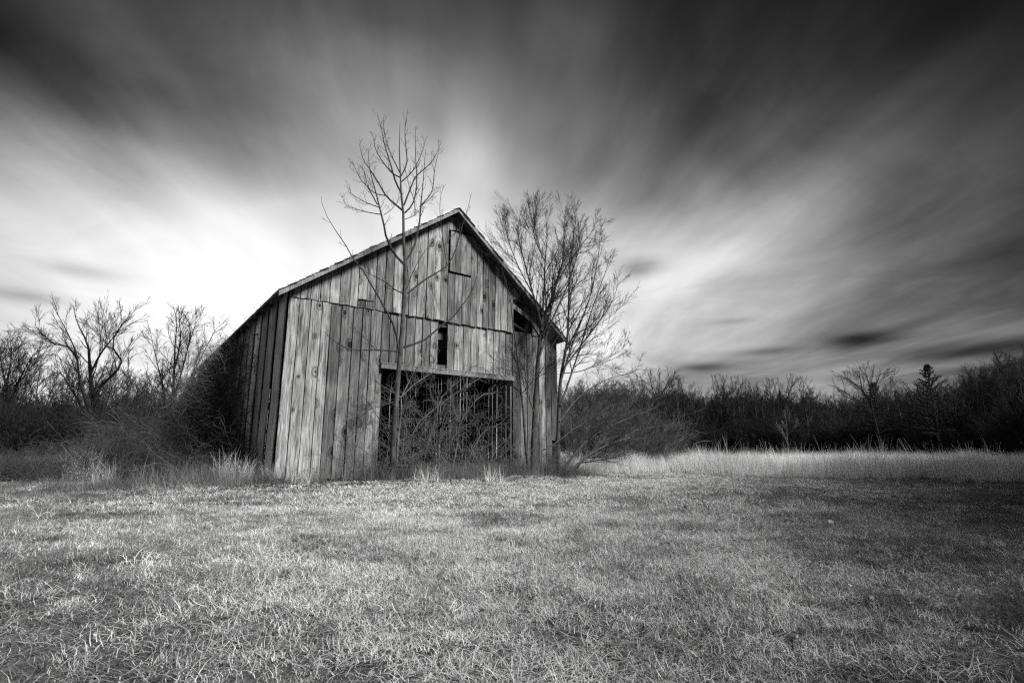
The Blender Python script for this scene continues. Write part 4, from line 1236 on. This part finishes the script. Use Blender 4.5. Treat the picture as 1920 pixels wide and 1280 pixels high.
# trees of the right wood that stand out
traced_far([([(1656, 862), (1648, 820), (1636, 770), (1632, 740), (1634, 715), (1638, 695)], (0.26, 0.02)),
            ([(1633, 750), (1610, 725), (1590, 710), (1570, 700)], (0.16, 0.015)),
            ([(1634, 760), (1618, 735), (1612, 705), (1608, 690)], (0.14, 0.015)),
            ([(1633, 735), (1645, 715), (1652, 700), (1668, 706)], (0.13, 0.015)),
            ([(1634, 770), (1600, 745), (1578, 730), (1566, 722)], (0.12, 0.015)),
            ([(1632, 738), (1628, 715), (1622, 700), (1625, 688)], (0.12, 0.015))],
           52, "lone bare tree with pale leaning trunk and wide crown rising before the far wood", mat=M_WOODS, k=(9, 6, 4, 2), ln=1.7, twig=0.016)
traced_far([([(1478, 856), (1477, 830), (1474, 790), (1470, 770)], (0.09, 0.015)), ([(1477, 815), (1490, 800), (1498, 785)], (0.05, 0.012)), ([(1477, 825), (1464, 805), (1458, 795)], (0.05, 0.012))],
           54, "small pale sapling lit up against the dark far wood", name="pale_sapling", mat=M_PALE, k=(8, 4, 2, 1), ln=0.9, twig=0.012)
traced_far([([(1288, 868), (1293, 848), (1303, 832), (1318, 826), (1334, 827)], (0.035, 0.016))], 30,
           "pale bent stem arching over at the left end of the tall grass", name="bent_sapling", mat=M_PALE, k=(3, 1, 1, 1), ln=0.15, twig=0.005)
traced_far([([(1232, 868), (1232, 780), (1236, 720), (1238, 690)], (0.20, 0.02)), ([(1234, 760), (1222, 725), (1218, 700)], (0.12, 0.015)), ([(1235, 750), (1252, 718), (1268, 705)], (0.12, 0.015))],
           50, "taller bare tree with rounded crown above the brush right of the barn", k=(12, 7, 4, 3), ln=1.6, twig=0.014)
traced_far([([(1465, 862), (1466, 790), (1462, 735), (1458, 705)], (0.2, 0.02)), ([(1466, 775), (1482, 730), (1488, 704)], (0.13, 0.015)), ([(1466, 790), (1446, 745), (1442, 712)], (0.11, 0.015))],
           62, "bushy-topped bare tree standing highest in the middle of the far wood", k=(12, 6, 4, 2), ln=1.9, twig=0.016)

def conifer(px_, ytop, Yd, label, seed, wid=0.22):
    g = np.random.default_rng(seed)
    p = at_depth(px_, 850, Yd); H = at_depth(px_, ytop, Yd)[2]
    root = empty("conifer", (p[0], Yd, 0), label, "tree", "conifers in the far wood")
    tp = np.array([[[0, 0, -0.1], [0.02, 0, H * 0.5], [0, 0, H]]]); tr_ = np.array([[0.2, 0.12, 0.02]])
    v, f = tubes([(tp, tr_, 6)]); link("trunk", mesh_np("trunk", v, f), M_WOODS, root)
    S, Dd, L = [], [], []
    zz_ = 1.0
    while zz_ < H * 0.985:
        fr = 1 - zz_ / H
        k = int(5 + 6 * fr); a0 = g.random() * 6.28
        for j in range(k):
            a = a0 + j * 6.283 / k + g.normal(0, 0.15)
            if g.random() < 0.12: continue
            S.append((0, 0, zz_)); Dd.append((math.cos(a), math.sin(a), 0.75 - 0.8 * fr)); L.append(min(0.12 + wid * H * fr, 0.24 * H) * g.uniform(0.75, 1.15))
        zz_ += 0.26 + 0.30 * fr
    m = grow(g, np.array(S), np.array(Dd), np.array(L), 0.02, 5, 0.06, 0.02, 0.006)
    # needle sprays along each bough: short drooping slips
    q, _ = spawn(g, *m, 20, 0.08, 1.0, (0.5, 1.2), None, 0.35, 0.6, 0.1, 3, 0.1, -0.12, 0.01, lconst=0.24)
    rr = np.tile(np.array([[0.028, 0.038, 0.010]]), (len(q), 1))
    v, f = tubes([(m[0], m[1], 3), (q, rr, 3)])
    link("crown", mesh_np("crown", v, f), M_NEEDLE, root)
conifer(1764, 684, 54, "taller dark conifer whose pointed top clears the far wood", 61, 0.60)
conifer(1655, 716, 57, "smaller dark conifer half hidden beside the lone pale tree", 62, 0.5)

# brush right of the barn
def brush(px_, ytop, Yd, n, label, seed, lean=0.0):
    g = np.random.default_rng(seed)
    p = at_depth(px_, 850, Yd); Hh = at_depth(px_, ytop, Yd)[2]
    a = g.random(n) * 6.283
    st_ = np.stack([np.cos(a) * 0.5 * g.random(n), np.sin(a) * 0.5 * g.random(n), np.full(n, -0.05)], -1)
    d = np.stack([np.cos(a) * 0.5 * g.uniform(0.2, 1.4, n) + lean, np.sin(a) * 0.5 * g.uniform(0.2, 1.4, n), np.ones(n)], -1)
    m = grow(g, st_, d, Hh * g.uniform(0.6, 1.25, n), g.uniform(0.012, 0.032, n), 9, 0.09, -0.03, 0.006)
    l1 = spawn(g, *m, 10, 0.12, 1.0, (0.3, 0.8), 0.40, 0.4, 0.6, 0.2, 6, 0.10, 0.0, 0.006)
    l2 = spawn(g, *l1, 5, 0.15, 1.0, (0.3, 0.9), 0.5, 0.4, 0.7, 0.12, 4, 0.12, 0.0, 0.005)
    root = empty("brush", (p[0], Yd, 0), label, "shrub", "brush right of the barn")
    v, f = tubes([(m[0], m[1], 4)]); link("stems", mesh_np("stems", v, f), M_VINE, root)
    v, f = tubes([(l1[0], l1[1], 3), (l2[0], l2[1], 3)]); link("twig_mass", mesh_np("twig_mass", v, f), M_VINE, root)
brush(1085, 745, 27, 42, "brushy shrub close behind the many-stemmed tree at the barn corner", 81, 0.2)
brush(1140, 742, 29, 46, "tall brushy shrub in the middle of the brush right of the barn", 82, 0.2)
brush(1195, 765, 28, 40, "rounded brushy shrub at the right end of the brush, leaning out over the grass", 83, 0.35)
brush(1112, 780, 25, 26, "lower brushy shrub in front, sweeping right from the barn corner", 84, 0.6)
brush(1235, 790, 31, 30, "lowest brushy shrub where the brush meets the tall grass", 85, 0.2)

# the masses carry a label too
for nm, lab in (("short_grass", "short matted dry grass in the foreground of the field"), ("mown_grass", "short dry grass over the middle of the field"),
                ("distant_grass", "short dry grass running back towards the wood"), ("thatch", "flat dead thatch lying between the grass blades"),
                ("long_grass", "longer curled dry blades in the foreground grass"), ("leaf_litter", "dead leaves strewn before the barn and over the right of the field"),
                ("tall_grass", "band of tall pale grass before the far wood"), ("rank_grass", "dark rank grass at the far left below the trees"),
                ("foot_weeds", "dark weeds along the foot of the barn"), ("far_wood_and_added_trees", "depth of the bare wood behind the front trees, and unseen trees added on the right for shade"),
                ("undergrowth", "dark brushy undergrowth below the unseen added trees and the wood's trees"), ("field_ground", "dark soil of the field under the grass")):
    bpy.data.objects[nm]["label"] = lab
